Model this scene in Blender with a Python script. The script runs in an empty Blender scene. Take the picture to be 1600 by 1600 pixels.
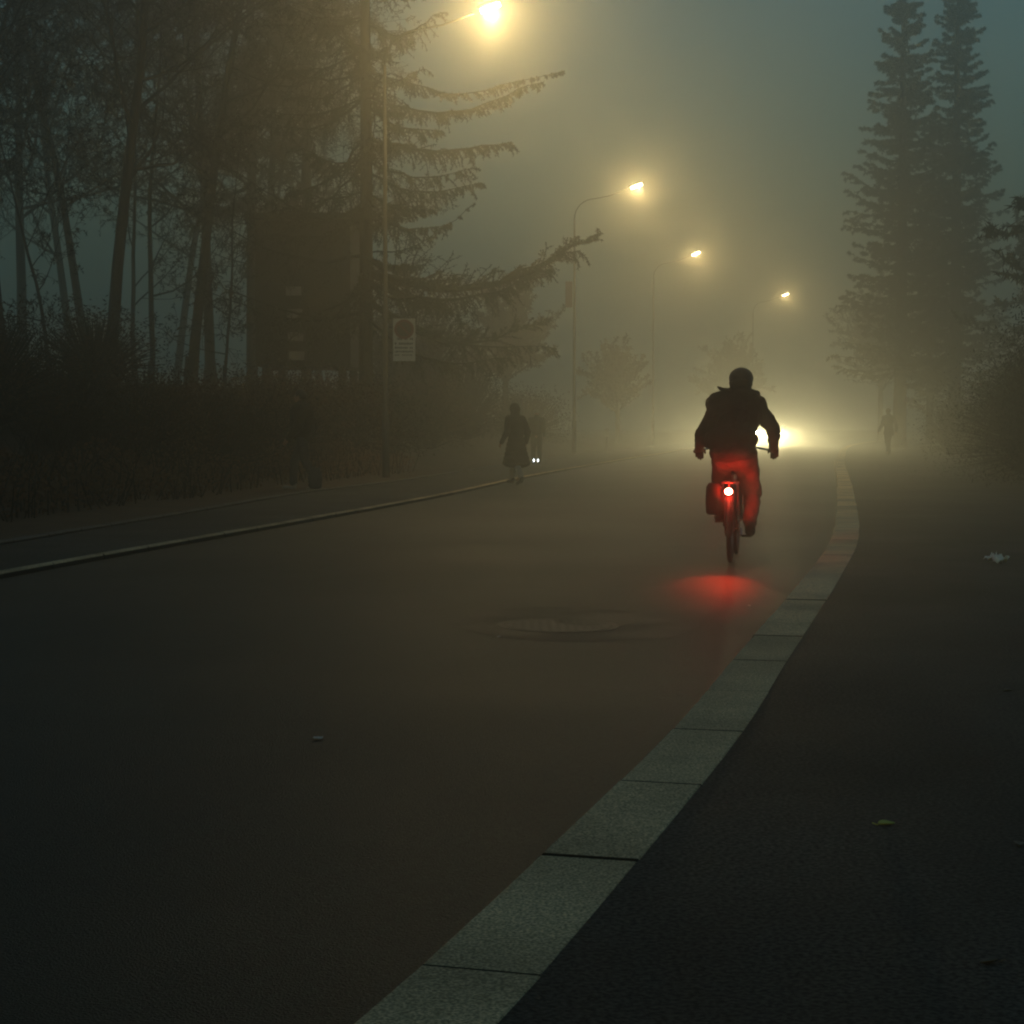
import bpy, math, random
from mathutils import Vector, Matrix, noise
R = math.radians
sc = bpy.context.scene
col = sc.collection

# ------------------------------------------------------------------ camera
F, W0, HZ = 2800.0, 1600.0, 660.0            # focal length in photo pixels, photo width, horizon row
PITCH = math.atan((800 - HZ) / F)
cam_d = bpy.data.cameras.new('camera'); cam = bpy.data.objects.new('camera', cam_d); col.objects.link(cam)
cam_d.sensor_width = 36; cam_d.lens = 36 * F / W0
cam_d.clip_start = .1; cam_d.clip_end = 2000
cam_d.dof.use_dof = False
CAMZ = 1.30
cam.location = (0, 0, CAMZ); cam.rotation_euler = (R(90) - PITCH, 0, 0)
sc.camera = cam
CM = Matrix.Rotation(R(90) - PITCH, 3, 'X')

# ------------------------------------------------------------------ light
sc.view_settings.view_transform = 'Standard'; sc.view_settings.look = 'None'
sc.view_settings.exposure = 0.0; sc.view_settings.gamma = 1.0
sc.view_settings.use_curve_mapping = False
SUN_EL, SUN_ROT = R(1.4), R(200)
world = bpy.data.worlds.new('World'); sc.world = world; world.use_nodes = True
nt = world.node_tree; nt.nodes.clear()
sky = nt.nodes.new('ShaderNodeTexSky'); sky.sky_type = 'NISHITA'; sky.sun_disc = False
sky.sun_elevation = SUN_EL; sky.sun_rotation = SUN_ROT; sky.altitude = 100
sky.air_density = 1.0; sky.dust_density = 2.0; sky.ozone_density = 1.5
tint = nt.nodes.new('ShaderNodeMix'); tint.data_type = 'RGBA'; tint.blend_type = 'MULTIPLY'
tint.inputs[0].default_value = 1.0; tint.inputs[7].default_value = (0.68, 1.0, 1.04, 1)
bg = nt.nodes.new('ShaderNodeBackground'); bg.inputs['Strength'].default_value = 0.15
wo = nt.nodes.new('ShaderNodeOutputWorld')
nt.links.new(sky.outputs[0], tint.inputs[6]); nt.links.new(tint.outputs[2], bg.inputs['Color'])
nt.links.new(bg.outputs[0], wo.inputs['Surface'])
LAMP_W, HEAD_W, TAIL_W = 560.0, 4600.0, 30.0
FOG = 0.0122
cy = sc.cycles
cy.use_denoising = True; cy.denoiser = 'OPENIMAGEDENOISE'
cy.max_bounces = 6; cy.diffuse_bounces = 2; cy.glossy_bounces = 2; cy.transmission_bounces = 2
cy.volume_bounces = 2; cy.transparent_max_bounces = 4
cy.sample_clamp_direct = 0.0; cy.sample_clamp_indirect = 8.0
cy.use_light_tree = True; cy.pixel_filter_type = 'BLACKMAN_HARRIS'; cy.filter_width = 2.1
cy.caustics_reflective = False; cy.caustics_refractive = False

# ------------------------------------------------------------------ helpers
def ray(px, py):
    return CM @ Vector(((px - 800) / F, (800 - py) / F, -1.0))
def at(px, py, Y):
    d = ray(px, py); return Vector((0, 0, CAMZ)) + d * (Y / d.y)
def gp(px, py, z=0.0):
    d = ray(px, py); return Vector((0, 0, CAMZ)) + d * ((z - CAMZ) / d.z)

def tag(o, label=None, cat=None, group=None, kind=None):
    if label: o['label'] = label
    if cat: o['category'] = cat
    if group: o['group'] = group
    if kind: o['kind'] = kind
    return o
def empty(name, loc, rz=0.0):
    o = bpy.data.objects.new(name, None); col.objects.link(o)
    o.location = loc; o.rotation_euler = (0, 0, rz); o.empty_display_size = .2
    return o
def link(name, me, parent=None):
    o = bpy.data.objects.new(name, me); col.objects.link(o)
    if parent is not None: o.parent = parent
    return o
def copy_tree(o, parent=None):
    c = o.copy(); col.objects.link(c); c.parent = parent
    for ch in list(o.children): copy_tree(ch, c)
    return c

class MB:
    def __init__(s): s.v = []; s.f = []; s.mi = []; s.cur = 0
    def add(s, vs, fs):
        b = len(s.v); s.v.extend([tuple(v) for v in vs]); s.f.extend([tuple(i + b for i in f) for f in fs])
        s.mi.extend([s.cur] * len(fs)); return s
    def box(s, c, d, rot=None):
        c = Vector(c); h = Vector(d) * .5; vs = []
        for z in (-1, 1):
            for x, y in ((-1, -1), (1, -1), (1, 1), (-1, 1)):
                p = Vector((x * h.x, y * h.y, z * h.z))
                if rot is not None: p = rot @ p
                vs.append(c + p)
        return s.add(vs, [(3, 2, 1, 0), (4, 5, 6, 7), (0, 1, 5, 4), (1, 2, 6, 5), (2, 3, 7, 6), (3, 0, 4, 7)])
    def tube(s, pts, rad, n=8, caps=True):
        pts = [Vector(p) for p in pts]; m = len(pts)
        if not hasattr(rad, '__len__'): rad = [rad] * m
        vs, fs = [], []; ref = None
        for i, p in enumerate(pts):
            t = (pts[min(i + 1, m - 1)] - pts[max(i - 1, 0)])
            t = t.normalized() if t.length > 1e-9 else Vector((0, 0, 1))
            if ref is None: ref = Vector((1, 0, 0)) if abs(t.x) < .8 else Vector((0, 1, 0))
            a = t.cross(ref).normalized(); ref = a.cross(t).normalized(); b = ref
            for k in range(n):
                an = 2 * math.pi * k / n
                vs.append(p + (a * math.cos(an) + b * math.sin(an)) * rad[i])
        for i in range(m - 1):
            for k in range(n):
                k2 = (k + 1) % n
                fs.append((i * n + k, i * n + k2, (i + 1) * n + k2, (i + 1) * n + k))
        if caps and n > 2:
            fs.append(tuple(range(n - 1, -1, -1))); fs.append(tuple((m - 1) * n + k for k in range(n)))
        return s.add(vs, fs)
    def rings(s, rings, close_u=True, caps=True):
        n = len(rings[0]); vs = [p for r in rings for p in r]; fs = []
        for i in range(len(rings) - 1):
            for k in range(n if close_u else n - 1):
                k2 = (k + 1) % n
                fs.append((i * n + k, i * n + k2, (i + 1) * n + k2, (i + 1) * n + k))
        if caps: fs.append(tuple(range(n - 1, -1, -1))); fs.append(tuple((len(rings) - 1) * n + k for k in range(n)))
        return s.add(vs, fs)
    def ball(s, c, r, n=12, m=8, rot=None):
        if not hasattr(r, '__len__'): r = (r, r, r)
        rg = []
        for i in range(m + 1):
            th = math.pi * (0.02 + .96 * i / m) - math.pi / 2; ring = []
            for k in range(n):
                a = 2 * math.pi * k / n
                p = Vector((r[0] * math.cos(th) * math.cos(a), r[1] * math.cos(th) * math.sin(a), r[2] * math.sin(th)))
                if rot is not None: p = rot @ p
                ring.append(Vector(c) + p)
            rg.append(ring)
        return s.rings(rg)
    def mesh(s, name, mats, smooth=False):
        me = bpy.data.meshes.new(name); me.from_pydata(s.v, [], s.f); me.validate()
        for m in (mats if isinstance(mats, (list, tuple)) else [mats]): me.materials.append(m)
        if isinstance(mats, (list, tuple)) and len(mats) > 1 and len(me.polygons) == len(s.mi):
            me.polygons.foreach_set('material_index', s.mi)
        if smooth: me.polygons.foreach_set('use_smooth', [True] * len(me.polygons))
        me.update(); return me
    def build(s, name, mats, parent=None, smooth=False, bevel=0):
        o = link(name, s.mesh(name, mats, smooth), parent)
        if bevel:
            b = o.modifiers.new('bevel', 'BEVEL'); b.width = bevel; b.segments = 2; b.limit_method = 'ANGLE'
        return o

def mat(name, c, rough=.7, metal=0.0, spec=.3, c2=None, scale=6.0, bump=0.0, bscale=60.0, emit=None, es=0.0, rough2=None, rscale=1.5, var=None, speck=None):
    m = bpy.data.materials.new(name); m.use_nodes = True
    t = m.node_tree; b = t.nodes['Principled BSDF']
    b.inputs['Base Color'].default_value = (*c, 1); b.inputs['Roughness'].default_value = rough
    b.inputs['Metallic'].default_value = metal; b.inputs['Specular IOR Level'].default_value = spec
    tc = t.nodes.new('ShaderNodeTexCoord')
    if c2:
        n = t.nodes.new('ShaderNodeTexNoise'); n.inputs['Scale'].default_value = scale; n.inputs['Detail'].default_value = 6
        n.inputs['Roughness'].default_value = .65
        r = t.nodes.new('ShaderNodeValToRGB'); r.color_ramp.elements[0].position = .35; r.color_ramp.elements[1].position = .65
        r.color_ramp.elements[0].color = (*c, 1); r.color_ramp.elements[1].color = (*c2, 1)
        t.links.new(tc.outputs['Object'], n.inputs['Vector']); t.links.new(n.outputs['Fac'], r.inputs[0])
        t.links.new(r.outputs[0], b.inputs['Base Color'])
    for vs_ in (var, speck):
        if not vs_: continue
        src = b.inputs['Base Color'].links[0].from_socket if b.inputs['Base Color'].links else None
        n = t.nodes.new('ShaderNodeTexNoise'); n.inputs['Scale'].default_value = vs_[0]; n.inputs['Detail'].default_value = 3
        mr = t.nodes.new('ShaderNodeMapRange'); mr.inputs[1].default_value = .36; mr.inputs[2].default_value = .64
        mr.inputs[3].default_value = 1 - vs_[1]; mr.inputs[4].default_value = 1 + vs_[1]
        mx = t.nodes.new('ShaderNodeVectorMath'); mx.operation = 'SCALE'
        t.links.new(tc.outputs['Object'], n.inputs['Vector']); t.links.new(n.outputs['Fac'], mr.inputs[0]); t.links.new(mr.outputs[0], mx.inputs['Scale'])
        if src: t.links.new(src, mx.inputs[0])
        else: mx.inputs[0].default_value = c
        t.links.new(mx.outputs[0], b.inputs['Base Color'])
    if rough2 is not None:
        n = t.nodes.new('ShaderNodeTexNoise'); n.inputs['Scale'].default_value = rscale; n.inputs['Detail'].default_value = 4
        mr = t.nodes.new('ShaderNodeMapRange'); mr.inputs[1].default_value = .38; mr.inputs[2].default_value = .62
        mr.inputs[3].default_value = rough; mr.inputs[4].default_value = rough2
        t.links.new(tc.outputs['Object'], n.inputs['Vector']); t.links.new(n.outputs['Fac'], mr.inputs[0])
        t.links.new(mr.outputs[0], b.inputs['Roughness'])
    if bump:
        n = t.nodes.new('ShaderNodeTexNoise'); n.inputs['Scale'].default_value = bscale; n.inputs['Detail'].default_value = 5
        bp = t.nodes.new('ShaderNodeBump'); bp.inputs['Strength'].default_value = bump; bp.inputs['Distance'].default_value = .015
        t.links.new(tc.outputs['Object'], n.inputs['Vector']); t.links.new(n.outputs['Fac'], bp.inputs['Height'])
        t.links.new(bp.outputs[0], b.inputs['Normal'])
    if emit:
        b.inputs['Emission Color'].default_value = (*emit, 1); b.inputs['Emission Strength'].default_value = es
        m.cycles.emission_sampling = 'NONE'
    return m

M = dict(
    road=mat('wet_asphalt', (.009, .0145, .0100), .50, spec=.30, c2=(.015, .0225, .0155), scale=2.2, bump=.8, bscale=150, rough2=.56, rscale=.25, var=(.35, .25), speck=(75, .85)),
    patch=mat('dark_asphalt', (.008, .009, .008), .52, spec=.28, c2=(.013, .014, .012), scale=5, bump=.8, bscale=80, rough2=.62),
    walk=mat('pavement_asphalt', (.034, .035, .030), .72, spec=.25, c2=(.060, .058, .049), scale=1.1, bump=1.0, bscale=130, rough2=.8, rscale=.7, var=(.3, .3), speck=(70, .85)),
    granite=mat('granite', (.46, .365, .205), .75, spec=.15, c2=(.63, .50, .30), scale=30, bump=.8, bscale=60, var=(1.1, .28), speck=(120, .45)),
    joint_and_shade=mat('joint_dirt_and_shade', (.030, .028, .022), .95, spec=.1),  # dirt in the joints, also shade painted on the kerb fronts
    edging=mat('edging_stone', (.06, .062, .052), .75, c2=(.11, .11, .095), scale=12, bump=.4),
    soil=mat('damp_soil', (.028, .024, .018), .9, c2=(.05, .042, .025), scale=1.3, bump=1, bscale=12),
    verge=mat('verge_grass', (.030, .034, .018), .9, c2=(.055, .05, .025), scale=2.0, bump=1, bscale=20),
    litter=mat('leaf_litter', (.040, .028, .016), .9, c2=(.085, .050, .024), scale=.9, bump=1, bscale=14),
    iron=mat('cast_iron', (.030, .030, .027), .55, spec=.3, c2=(.048, .047, .041), scale=14, bump=.4, bscale=90),
    galv=mat('galvanised_steel', (.035, .035, .03), .8, c2=(.055, .053, .047), scale=5),
    housing=mat('lamp_housing', (.03, .03, .03), .6, c2=(.04, .04, .04)),
    lens=mat('lamp_glass', (.8, .7, .5), .3, emit=(1.0, .80, .44), es=60),
    bark=mat('dark_bark', (.016, .014, .011), .9, spec=.1, c2=(.030, .026, .020), scale=7, bump=.8, bscale=25),
    twig=mat('twig_bark', (.014, .012, .010), .9, spec=.1, c2=(.026, .021, .016), scale=9),
    needle=mat('needle_green', (.012, .018, .010), .9, spec=.1, c2=(.026, .032, .017), scale=1.6),
    larch=mat('larch_needle', (.016, .015, .009), .9, spec=.1, c2=(.034, .027, .014), scale=1.4),
    leafd=mat('evergreen_leaf', (.008, .012, .007), .9, spec=.1, c2=(.018, .024, .012), scale=2.2),
    leafr=mat('russet_leaf', (.10, .052, .024), .9, spec=.1, c2=(.20, .095, .038), scale=1.2),
    leafb=mat('brown_leaf', (.055, .034, .017), .9, spec=.1, c2=(.12, .062, .027), scale=1.8),
    signw=mat('sign_white', (.55, .56, .50), .5, c2=(.62, .62, .56), scale=9),
    signr=mat('sign_red', (.20, .05, .035), .5), signb=mat('sign_blue', (.10, .05, .05), .5),
    ink=mat('sign_ink', (.06, .065, .05), .6),
    pinkp=mat('pink_plate', (.42, .27, .22), .6),
    wall=mat('dark_cladding', (.035, .032, .026), .8, c2=(.05, .045, .036), scale=3, bump=.4, bscale=20),
    pane=mat('pale_pane', (.34, .35, .33), .5, c2=(.22, .23, .22), scale=3),
    coat=mat('black_coat', (.012, .012, .011), .85, spec=.15, c2=(.020, .019, .018), scale=9, bump=.5, bscale=18),
    trouser=mat('dark_trouser_cloth', (.035, .034, .033), .9, spec=.1, c2=(.05, .048, .046), scale=12, bump=.5, bscale=16),
    pannier=mat('pannier_cloth', (.007, .007, .007), .9, spec=.1),
    coat2=mat('dark_wool', (.012, .013, .012), .9, spec=.1, c2=(.018, .018, .017), scale=12),
    navy=mat('navy_cloth', (.016, .024, .036), .85, spec=.15, c2=(.024, .034, .048), scale=8),
    grey=mat('grey_cloth', (.05, .052, .045), .85, c2=(.07, .07, .06), scale=8),
    palec=mat('pale_cloth', (.26, .27, .24), .85, c2=(.34, .34, .31), scale=8),
    skin=mat('skin', (.32, .19, .13), .55), hair=mat('hair', (.016, .012, .009), .6),
    shoe=mat('shoe_rubber', (.02, .02, .02), .6), pshoe=mat('pale_shoe', (.34, .34, .30), .6),
    helmet=mat('helmet_shell', (.022, .022, .022), .5, spec=.4),
    rubber=mat('tyre_rubber', (.014, .014, .014), .75), chrome=mat('chrome', (.5, .5, .5), .25, metal=1),
    frame=mat('bike_paint', (.03, .03, .032), .35, spec=.5), plastic=mat('black_plastic', (.02, .02, .02), .5),
    tail=mat('tail_lamp_glass', (.9, .1, .05), .3, emit=(1.0, .55, .35), es=25),
    reflect=mat('heel_reflector', (.9, .9, .9), .3, emit=(.85, .95, 1), es=7),  # reflector material, emission stands in for the light it throws back
    headl=mat('headlamp_glass', (.9, .85, .7), .2, emit=(1.0, .90, .62), es=150),
    carp=mat('car_paint', (.05, .055, .06), .3, spec=.5), glass=mat('car_glass', (.01, .012, .013), .08, spec=.6),
    leafg=mat('green_leaf', (.50, .58, .12), .5, c2=(.60, .64, .18), scale=30),
    leafp=mat('dull_leaf', (.12, .11, .08), .6, c2=(.17, .15, .10), scale=30),
    tissue=mat('pale_tissue', (.80, .92, .86), .8, c2=(.70, .86, .79), scale=60), paper=mat('paper_scrap', (.5, .5, .45), .8),
    concrete=mat('concrete', (.13, .14, .12), .85, c2=(.18, .18, .16), scale=5, bump=.4),
)

# ------------------------------------------------------------------ road lines
def catmull(pts, ystep=1.0):
    pts = sorted(pts, key=lambda p: p[1]); out = []
    P = [Vector((p[0], p[1])) for p in pts]; n = len(P)
    def slope(i):
        if i == 0: return (P[1].x - P[0].x) / (P[1].y - P[0].y)
        if i == n - 1: return (P[-1].x - P[-2].x) / (P[-1].y - P[-2].y)
        return (P[i + 1].x - P[i - 1].x) / (P[i + 1].y - P[i - 1].y)
    S = [slope(i) for i in range(n)]
    def f(y):
        if y <= P[0].y: return P[0].x + S[0] * (y - P[0].y)
        if y >= P[-1].y: return P[-1].x + S[-1] * (y - P[-1].y)
        i = 0
        while P[i + 1].y < y: i += 1
        h = P[i + 1].y - P[i].y; t = (y - P[i].y) / h
        return ((2 * t ** 3 - 3 * t * t + 1) * P[i].x + (t ** 3 - 2 * t * t + t) * h * S[i] + (-2 * t ** 3 + 3 * t * t) * P[i + 1].x + (t ** 3 - t * t) * h * S[i + 1])
    return f
LKP = [gp(*p) for p in ((0, 905), (230, 862), (490, 815), (700, 775), (830, 746), (985, 718))]
LKP = [(p.x, p.y) for p in LKP] + [(-6.4, 2), (-8.0, -8), (5.6, 70), (11.0, 98), (20.6, 130), (36, 165), (60, 205)]
LK = catmull(LKP)
RKP = [gp(px, py, .10) for px, py in ((545, 1600), (830, 1345), (1050, 1135), (1150, 1020), (1200, 965), (1260, 895), (1293, 850), (1305, 815), (1308, 760), (1307, 715))]
RKP = [(p.x, p.y) for p in RKP] + [(-1.45, 0), (-3.2, -8), (18.6, 98), (28.2, 130), (43.6, 165), (68, 205)]
RK = catmull(RKP)
ILP = [gp(px, py, .10) for px, py in ((0, 843), (130, 822), (300, 795), (480, 765), (607, 750))]
ILP = [(p.x, p.y) for p in ILP]
ILP += [(-7.2, 4), (-9.2, -8), (LK(62) - 2.7, 62), (LK(98) - 2.8, 98), (LK(130) - 2.9, 130), (LK(165) - 3, 165), (LK(205) - 3.5, 205)]
IL = catmull(ILP)
YS = [-9 + .5 * i for i in range(60)] + [21 + 1.5 * i for i in range(120)]
def offs(fn, y, d):      # point at perpendicular distance d to the right of the line
    s = (fn(y + .2) - fn(y - .2)) / .4; n = Vector((1, -s)).normalized()
    return fn(y) + n.x * d, y + n.y * d
def strip(name, fa, fb, z, m, nseg=6, crown=0.0):
    b = MB(); rows = []
    for y in YS:
        a, c = fa(y), fb(y); rows.append([Vector((a[0] + (c[0] - a[0]) * k / nseg, a[1] + (c[1] - a[1]) * k / nseg, z + crown * math.sin(math.pi * k / nseg))) for k in range(nseg + 1)])
    b.rings(rows, close_u=False, caps=False)
    for i, f in enumerate(b.f): b.f[i] = f[::-1]
    o = b.build(name, m); tag(o, kind='structure'); return o

# ground sheet, inside the haze
b = MB(); g = 24; E = 380
vs = []; fs = []
for j in range(g + 1):
    for i in range(g + 1): vs.append((-E + 2 * E * i / g, -60 + 560 * j / g, -.03))
for j in range(g):
    for i in range(g): fs.append((j * (g + 1) + i, j * (g + 1) + i + 1, (j + 1) * (g + 1) + i + 1, (j + 1) * (g + 1) + i))
tag(b.add(vs, fs).build('ground', M['soil']), kind='structure')
strip('road', lambda y: (LK(y) - .02, y), lambda y: (RK(y) + .02, y), 0, M['road'], 36, .03)
strip('pavement_far', lambda y: (IL(y) + .05, y), lambda y: (LK(y) - .09, y), .050, M['walk'])
PWR = lambda y: (max(RK(y) + 4.2, 3.2 if y < 12 else -99, RK(y) + 4.2), y)
strip('pavement_near', lambda y: offs(RK, y, .28), lambda y: (RK(y) + (6.5 if y < 20 else max(3.6, 6.5 - (y - 20) * .12)), y), .0985, M['walk'], 8)
strip('verge_right', lambda y: (RK(y) + (6.4 if y < 20 else max(3.5, 6.4 - (y - 20) * .12)), y), lambda y: (RK(y) + 60, y), .07, M['verge'], 12)

# kerbs: separate stones with real joints, one mesh each line
def kerb(name, fn, side, width, length, z, m, seed, y0=-8, y1=190, jit=.002):
    rnd = random.Random(seed); b = MB(); y = y0
    while y < y1:
        s = (fn(y + .2) - fn(y - .2)) / .4; dy = length / math.sqrt(1 + s * s); ye = y + dy
        g_ = .009 / math.sqrt(1 + s * s); dz = rnd.uniform(-jit, jit); dx = rnd.uniform(-jit, jit)
        n = 2; secs = []
        for k in range(n + 1):
            yy = y + g_ + (ye - y - 2 * g_) * k / n
            p0 = Vector(offs(fn, yy, dx)); p1 = Vector(offs(fn, yy, side * width + dx)); c = (p1 - p0).normalized() * .012
            secs.append([Vector((p0.x, p0.y, -.2)), Vector((p0.x, p0.y, z - .014 + dz)), Vector((p0.x + c.x, p0.y + c.y, z + dz)),
                         Vector((p1.x - c.x * .4, p1.y - c.y * .4, z + dz)), Vector((p1.x, p1.y, z - .005 + dz)), Vector((p1.x, p1.y, -.2))])
        b.cur = 0; b.rings(secs); b.mi[-2:] = [1, 1]; b.mi[-14] = b.mi[-8] = 1; y = ye  # ends are dirty joints; front faces coloured dark as painted shadow
    b.cur = 1; y = y0; secs = []
    while y < y1:
        p0 = offs(fn, y, side * .012); p1 = offs(fn, y, side * (width - .012)); secs.append([Vector((p0[0], p0[1], -.2)), Vector((p0[0], p0[1], z - .012)), Vector((p1[0], p1[1], z - .012)), Vector((p1[0], p1[1], -.2))]); y += .5
    b.rings(secs)
    return tag(b.build(name, [m, M['joint_and_shade']]), kind='structure')
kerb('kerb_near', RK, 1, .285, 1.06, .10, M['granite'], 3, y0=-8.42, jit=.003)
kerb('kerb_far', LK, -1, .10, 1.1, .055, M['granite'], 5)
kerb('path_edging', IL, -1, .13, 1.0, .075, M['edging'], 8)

# bank on the left
def hb(d, y):
    t = min(max((d - 1.5) / 4.0, 0), 1); h = .07 + 1.95 * t * t * (3 - 2 * t)
    h += min(max((d - 5) / 9, 0), 1) * .65
    fade = min(max((y - 62) / 35, 0), 1); h = h * (1 - fade * .85)
    if d > .5: h += (noise.noise(Vector((d * .35, y * .3, 3))) * .16 + noise.noise(Vector((d * 1.3, y * 1.1, 9))) * .06) * min(d / 3, 1)
    return h
DS = [.12, .35, .6, 1, 1.5, 2, 2.5, 3, 3.5, 4, 4.6, 5.4, 6.5, 8, 10, 12, 15, 20, 30, 50, 90]
b = MB(); rows = []
for y in YS:
    rows.append([Vector((IL(y) - d, y, hb(d, y))) for d in DS][::-1])
b.rings(rows, close_u=False, caps=False)
for i, f in enumerate(b.f): b.f[i] = f[::-1]
tag(b.build('bank', M['litter'], smooth=True), kind='structure')
def ground_z(x, y):
    if x < IL(y): return hb(IL(y) - x, y)
    if x < LK(y): return .05
    if x < RK(y): return 0
    return .08

# manhole cover in a darker mended patch
mc = gp(872, 982, 0); mc.z = 0
def road_z(x, y):
    t = (x - LK(y)) / max(RK(y) - LK(y), .1); t = min(max(t, 0), 1); return .03 * math.sin(math.pi * t)
rz0 = road_z(mc.x, mc.y)
b = MB(); ring = []
rnd = random.Random(4)
for k in range(40):
    a = 2 * math.pi * k / 40; rr = 1 + .18 * noise.noise(Vector((math.cos(a) * 1.3, math.sin(a) * 1.3, 2)))
    x, y = mc.x + .12 + math.cos(a) * .8 * rr, mc.y + .12 + math.sin(a) * .95 * rr
    ring.append(Vector((x, y, road_z(x, y) + .0007)))
cen = Vector((mc.x + .2, mc.y + .12, rz0 + .0012))
inner = [cen + (p - cen) * .5 for p in ring]
for p in inner: p.z = road_z(p.x, p.y) + .0012
b.add(ring + inner + [cen], [(k, (k + 1) % 40, 40 + (k + 1) % 40, 40 + k) for k in range(40)] + [(40 + k, 40 + (k + 1) % 40, 80) for k in range(40)])
tag(b.build('road_patch', M['patch']), kind='structure')
mh = empty('manhole_cover', (mc.x, mc.y, rz0))
sl_ = (road_z(mc.x + .3, mc.y) - road_z(mc.x - .3, mc.y)) / .6; mh.rotation_euler = (0, -math.atan(sl_), 0)
tag(mh, 'round cast iron manhole cover in the dark mended asphalt of the road', 'manhole cover')
def disc(r0, r1, z0, z1, n=48):
    b = MB(); b.rings([[Vector((r0 * math.cos(2 * math.pi * k / n), r0 * math.sin(2 * math.pi * k / n), z0)) for k in range(n)],
                       [Vector((r1 * math.cos(2 * math.pi * k / n), r1 * math.sin(2 * math.pi * k / n), z0)) for k in range(n)],
                       [Vector((r1 * math.cos(2 * math.pi * k / n), r1 * math.sin(2 * math.pi * k / n), z1)) for k in range(n)],
                       [Vector((r0 * math.cos(2 * math.pi * k / n), r0 * math.sin(2 * math.pi * k / n), z1)) for k in range(n)],
                       [Vector((r0 * math.cos(2 * math.pi * k / n), r0 * math.sin(2 * math.pi * k / n), z0)) for k in range(n)]], caps=False)
    return b
disc(.345, .385, .001, .0028).build('rim', M['iron'], mh)
b = MB(); b.rings([[Vector((.335 * math.cos(2 * math.pi * k / 48), .335 * math.sin(2 * math.pi * k / 48), z)) for k in range(48)] for z in (.001, .0026)])
for i in range(-5, 6):
    for j in range(-5, 6):
        if (i * i + j * j) * .055 ** 2 < .3 ** 2: b.box((i * .055, j * .055, .0028), (.024, .024, .0009), Matrix.Rotation(R(45 if (i + j) % 2 else 0), 3, 'Z'))
b.build('lid', M['iron'], mh)

# ------------------------------------------------------------------ trees
def tufts(b, p, q, n, size, rnd, droop=.0):
    d = q - p
    for i in range(n):
        c = p + d * ((i + rnd.random()) / n)
        v = Vector((rnd.gauss(0, 1), rnd.gauss(0, 1), rnd.gauss(0, 1) - droop)).normalized() * size * rnd.uniform(.6, 1.3)
        w = v.orthogonal().normalized() * size * .16; w.rotate(Matrix.Rotation(rnd.uniform(0, 3.1), 3, v))
        b.add([c - w, c + w, c + v], [(0, 1, 2)])
def polytree(b, start, d, length, rad, lvl, rnd, P):
    """recursive limb; adds to trunk / crown builders"""
    n = P['segs'][lvl]; pts = [start.copy()]; rads = [rad]; p = start.copy(); dd = d.normalized()
    for i in range(n):
        j = P['jit'][lvl]
        dd = (dd + Vector((rnd.gauss(0, j), rnd.gauss(0, j), rnd.gauss(0, j))) + Vector((0, 0, P['up'][lvl]))).normalized()
        p = p + dd * (length / n); pts.append(p.copy()); rads.append(max(rad * (1 - (i + 1) / n * P['taper'][lvl]), P['rmin']))
    if lvl == len(P['segs']) - 1: tufts(b[1], pts[0], pts[-1], 3, .11, rnd, .3)
    (b[0] if lvl == 0 else b[1]).tube(pts, rads, n=9 if lvl == 0 else (5 if lvl == 1 else 3), caps=False)
    if lvl + 1 >= len(P['segs']): return
    c = P['kids'][lvl]; c = int(c * rnd.uniform(.8, 1.2)); s0 = P['from'][lvl]
    for k in range(c):
        t = s0 + (1 - s0) * (k + rnd.random()) / c; q = min(t, .999) * n; i = int(q); fr = q - i
        base = pts[i].lerp(pts[i + 1], fr); axis = (pts[i + 1] - pts[i]).normalized()
        side = axis.orthogonal().normalized(); side.rotate(Matrix.Rotation(rnd.uniform(0, 2 * math.pi), 3, axis))
        an = R(rnd.uniform(*P['angle'][lvl])); nd = axis * math.cos(an) + side * math.sin(an)
        L = length * P['ratio'][lvl] * rnd.uniform(.65, 1.15) * (1.15 - .6 * t if lvl == 0 else 1.1 - .5 * t)
        polytree(b, base, nd, L, max(rads[i] * P['rr'][lvl], P['rmin']), lvl + 1, rnd, P)
def bare_tree(seed, H, rad, frm=.25, up1=.06, kids=(24, 9, 7, 5), ratio=(.36, .5, .5, .5)):
    rnd = random.Random(seed); bt, bc = MB(), MB()
    P = dict(segs=(12, 7, 5, 3, 2), jit=(.035, .13, .17, .2, .2), up=(.01, up1, .03, -.03, -.08), taper=(.85, .85, .8, .7, .6), rmin=.0055,
             kids=kids, angle=((45, 85), (35, 65), (30, 65), (30, 60)), ratio=ratio, rr=(.42, .5, .5, .6), **{'from': (frm, .15, .12, .15)})
    polytree((bt, bc), Vector((0, 0, -.2)), Vector((rnd.uniform(-.03, .03), 0, 1)), H, rad, 0, rnd, P)
    # root flare
    bt.tube([(0, 0, -.3), (0, 0, .25), (0, 0, .7)], [rad * 1.7, rad * 1.25, rad * .97], n=9, caps=False)
    return bt.mesh('trunk', M['bark'], True), bc.mesh('crown', M['twig'])
def place(meshes, name, loc, rz, s, label, cat, group=None, extra=None):
    e = empty(name, loc, rz); e.scale = (s, s, s) if not hasattr(s, '__len__') else s
    link('trunk', meshes[0], e); link('crown', meshes[1], e)
    tag(e, label, cat, group); return e

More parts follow.
